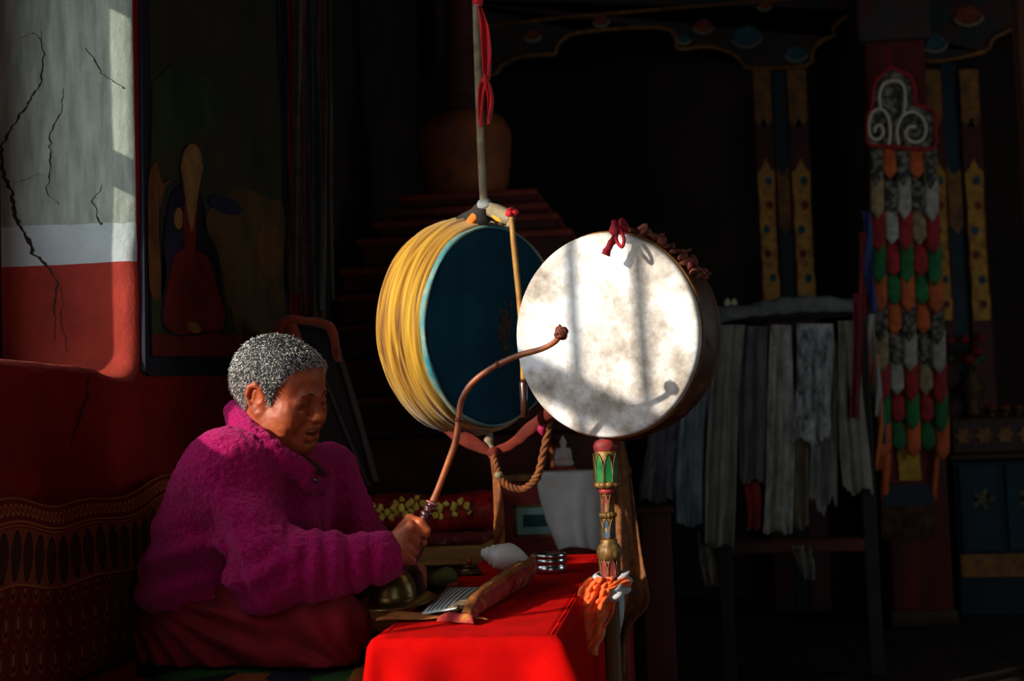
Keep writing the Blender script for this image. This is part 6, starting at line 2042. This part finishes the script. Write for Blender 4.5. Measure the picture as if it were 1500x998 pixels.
# ------------------------------------------------------------------ the drumstick in the hand
st = thing('drumstick', 'long curved cane drumstick with carved grip, held to the white drum', 'drumstick', P(600, 806, 2.70))
pts = [(a_, b_, 2.725 - .105 * ((a_ - 633) / 190) ** 1.5 if a_ > 633 else 2.725) for a_, b_ in ((633, 737), (642, 716), (655, 682), (667, 648), (672, 615), (675, 590), (687, 567), (706, 549), (730, 534), (760, 521), (792, 512), (810, 503), (820, 493))]
mk('cane', tube(spline([P(*q_) for q_ in pts], 8), [.0068, .0062, .0066, .0056, .0062, .0056, .0060, .0052, .0058], 12), M('orange_brown_cane', S(176, 96, 48), .42, var=S(126, 62, 30), vscale=26, coat=.25, bump=.15, bscale=60), st)
for q_ in ((672, 600), (722, 538)):
    i_ = min(range(len(pts)), key=lambda i: abs(pts[i][0] - q_[0]))
    a_, b_ = P(*pts[max(i_ - 1, 0)]), P(*pts[min(i_ + 1, len(pts) - 1)]); dd = (b_ - a_) / np.linalg.norm(b_ - a_)
    c_ = P(*pts[i_])
    mk('cane_joint', tube(np.array([c_ - dd * .004, c_ - dd * .001, c_ + dd * .001, c_ + dd * .004]), [.006, .0078, .0078, .006], 12), M('cane_joint_dark', S(110, 56, 30), .5), st)
ga_w, gb_w = P(634, 735, 2.724), W(GB + (GB - GA) * .16)
gd = gb_w - ga_w; gl = np.linalg.norm(gd); Rg = frame_from(gd)
m_grip = M('carved_dark_grip', S(74, 28, 30), .35, var=S(44, 16, 18), vscale=40, coat=.4)
gp = [(.007, 0), (.0105, .002), (.0105, .006), (.0075, .009), (.0115, .012), (.0125, .016), (.0085, .020), (.0095, .022), (.0135, .027), (.0105, .032), (.0095, .036), (.0095, gl - .006), (.0115, gl - .002), (.006, gl)]
mk('grip', place(lathe(gp, 28), ga_w, Rg), m_grip, st)
mk('grip_ring', place(tube(np.array([[.0108 * cos(t), .0108 * sin(t), .004] for t in np.linspace(0, 2 * pi, 28, endpoint=False)]), .0022, 8, close=True), ga_w, Rg), M('pinkish_ring', S(150, 84, 78), .35, coat=.4), st)
tipc = P(822, 488, 2.622)
kn = [ball(tipc, (.0115, .0115, .012), 18, 12)]
for k in range(5):
    v_ = RNG.normal(size=3); v_ /= np.linalg.norm(v_)
    kn.append(tube(np.array([tipc + frame_from(v_) @ np.array([.0115 * cos(t), .0115 * sin(t), 0]) for t in np.linspace(0, 2 * pi, 24, endpoint=False)]), .0030, 8, close=True))
kn.append(tube(np.array([tipc + UP * .010, tipc + UP * .016 - RT * .004]), [.003, .002], 6))
mk('wrapped_tip', join(*kn), M('rust_leather_tip', S(128, 58, 30), .6, var=S(84, 36, 22), vscale=80, bump=.3), st)
lp = spline([W(GB + (GB - GA) * .12), P(606, 822, 2.70), P(614, 814, 2.695), P(620, 800, 2.693), P(621, 786, 2.695), P(617, 792, 2.690), P(616, 806, 2.688), P(608, 826, 2.692), P(600, 836, 2.70)], 8)
mk('wrist_cord', tube(lp, .0030, 8), M('brown_plaited_cord', S(88, 36, 28), .7, var=S(56, 22, 18), vscale=150, bump=.4, bscale=300), st)
# ------------------------------------------------------------------ view
SC.view_settings.view_transform = 'Standard'
SC.view_settings.look = 'None'
SC.view_settings.exposure = 0.0
SC.view_settings.gamma = 1.0
SC.view_settings.use_curve_mapping = False
SC.cycles.use_denoising = True
SC.cycles.max_bounces = 8
SC.cycles.diffuse_bounces = 4
SC.cycles.sample_clamp_indirect = 6.0
for o in bpy.data.objects:
    if 'origin' in o: del o['origin']
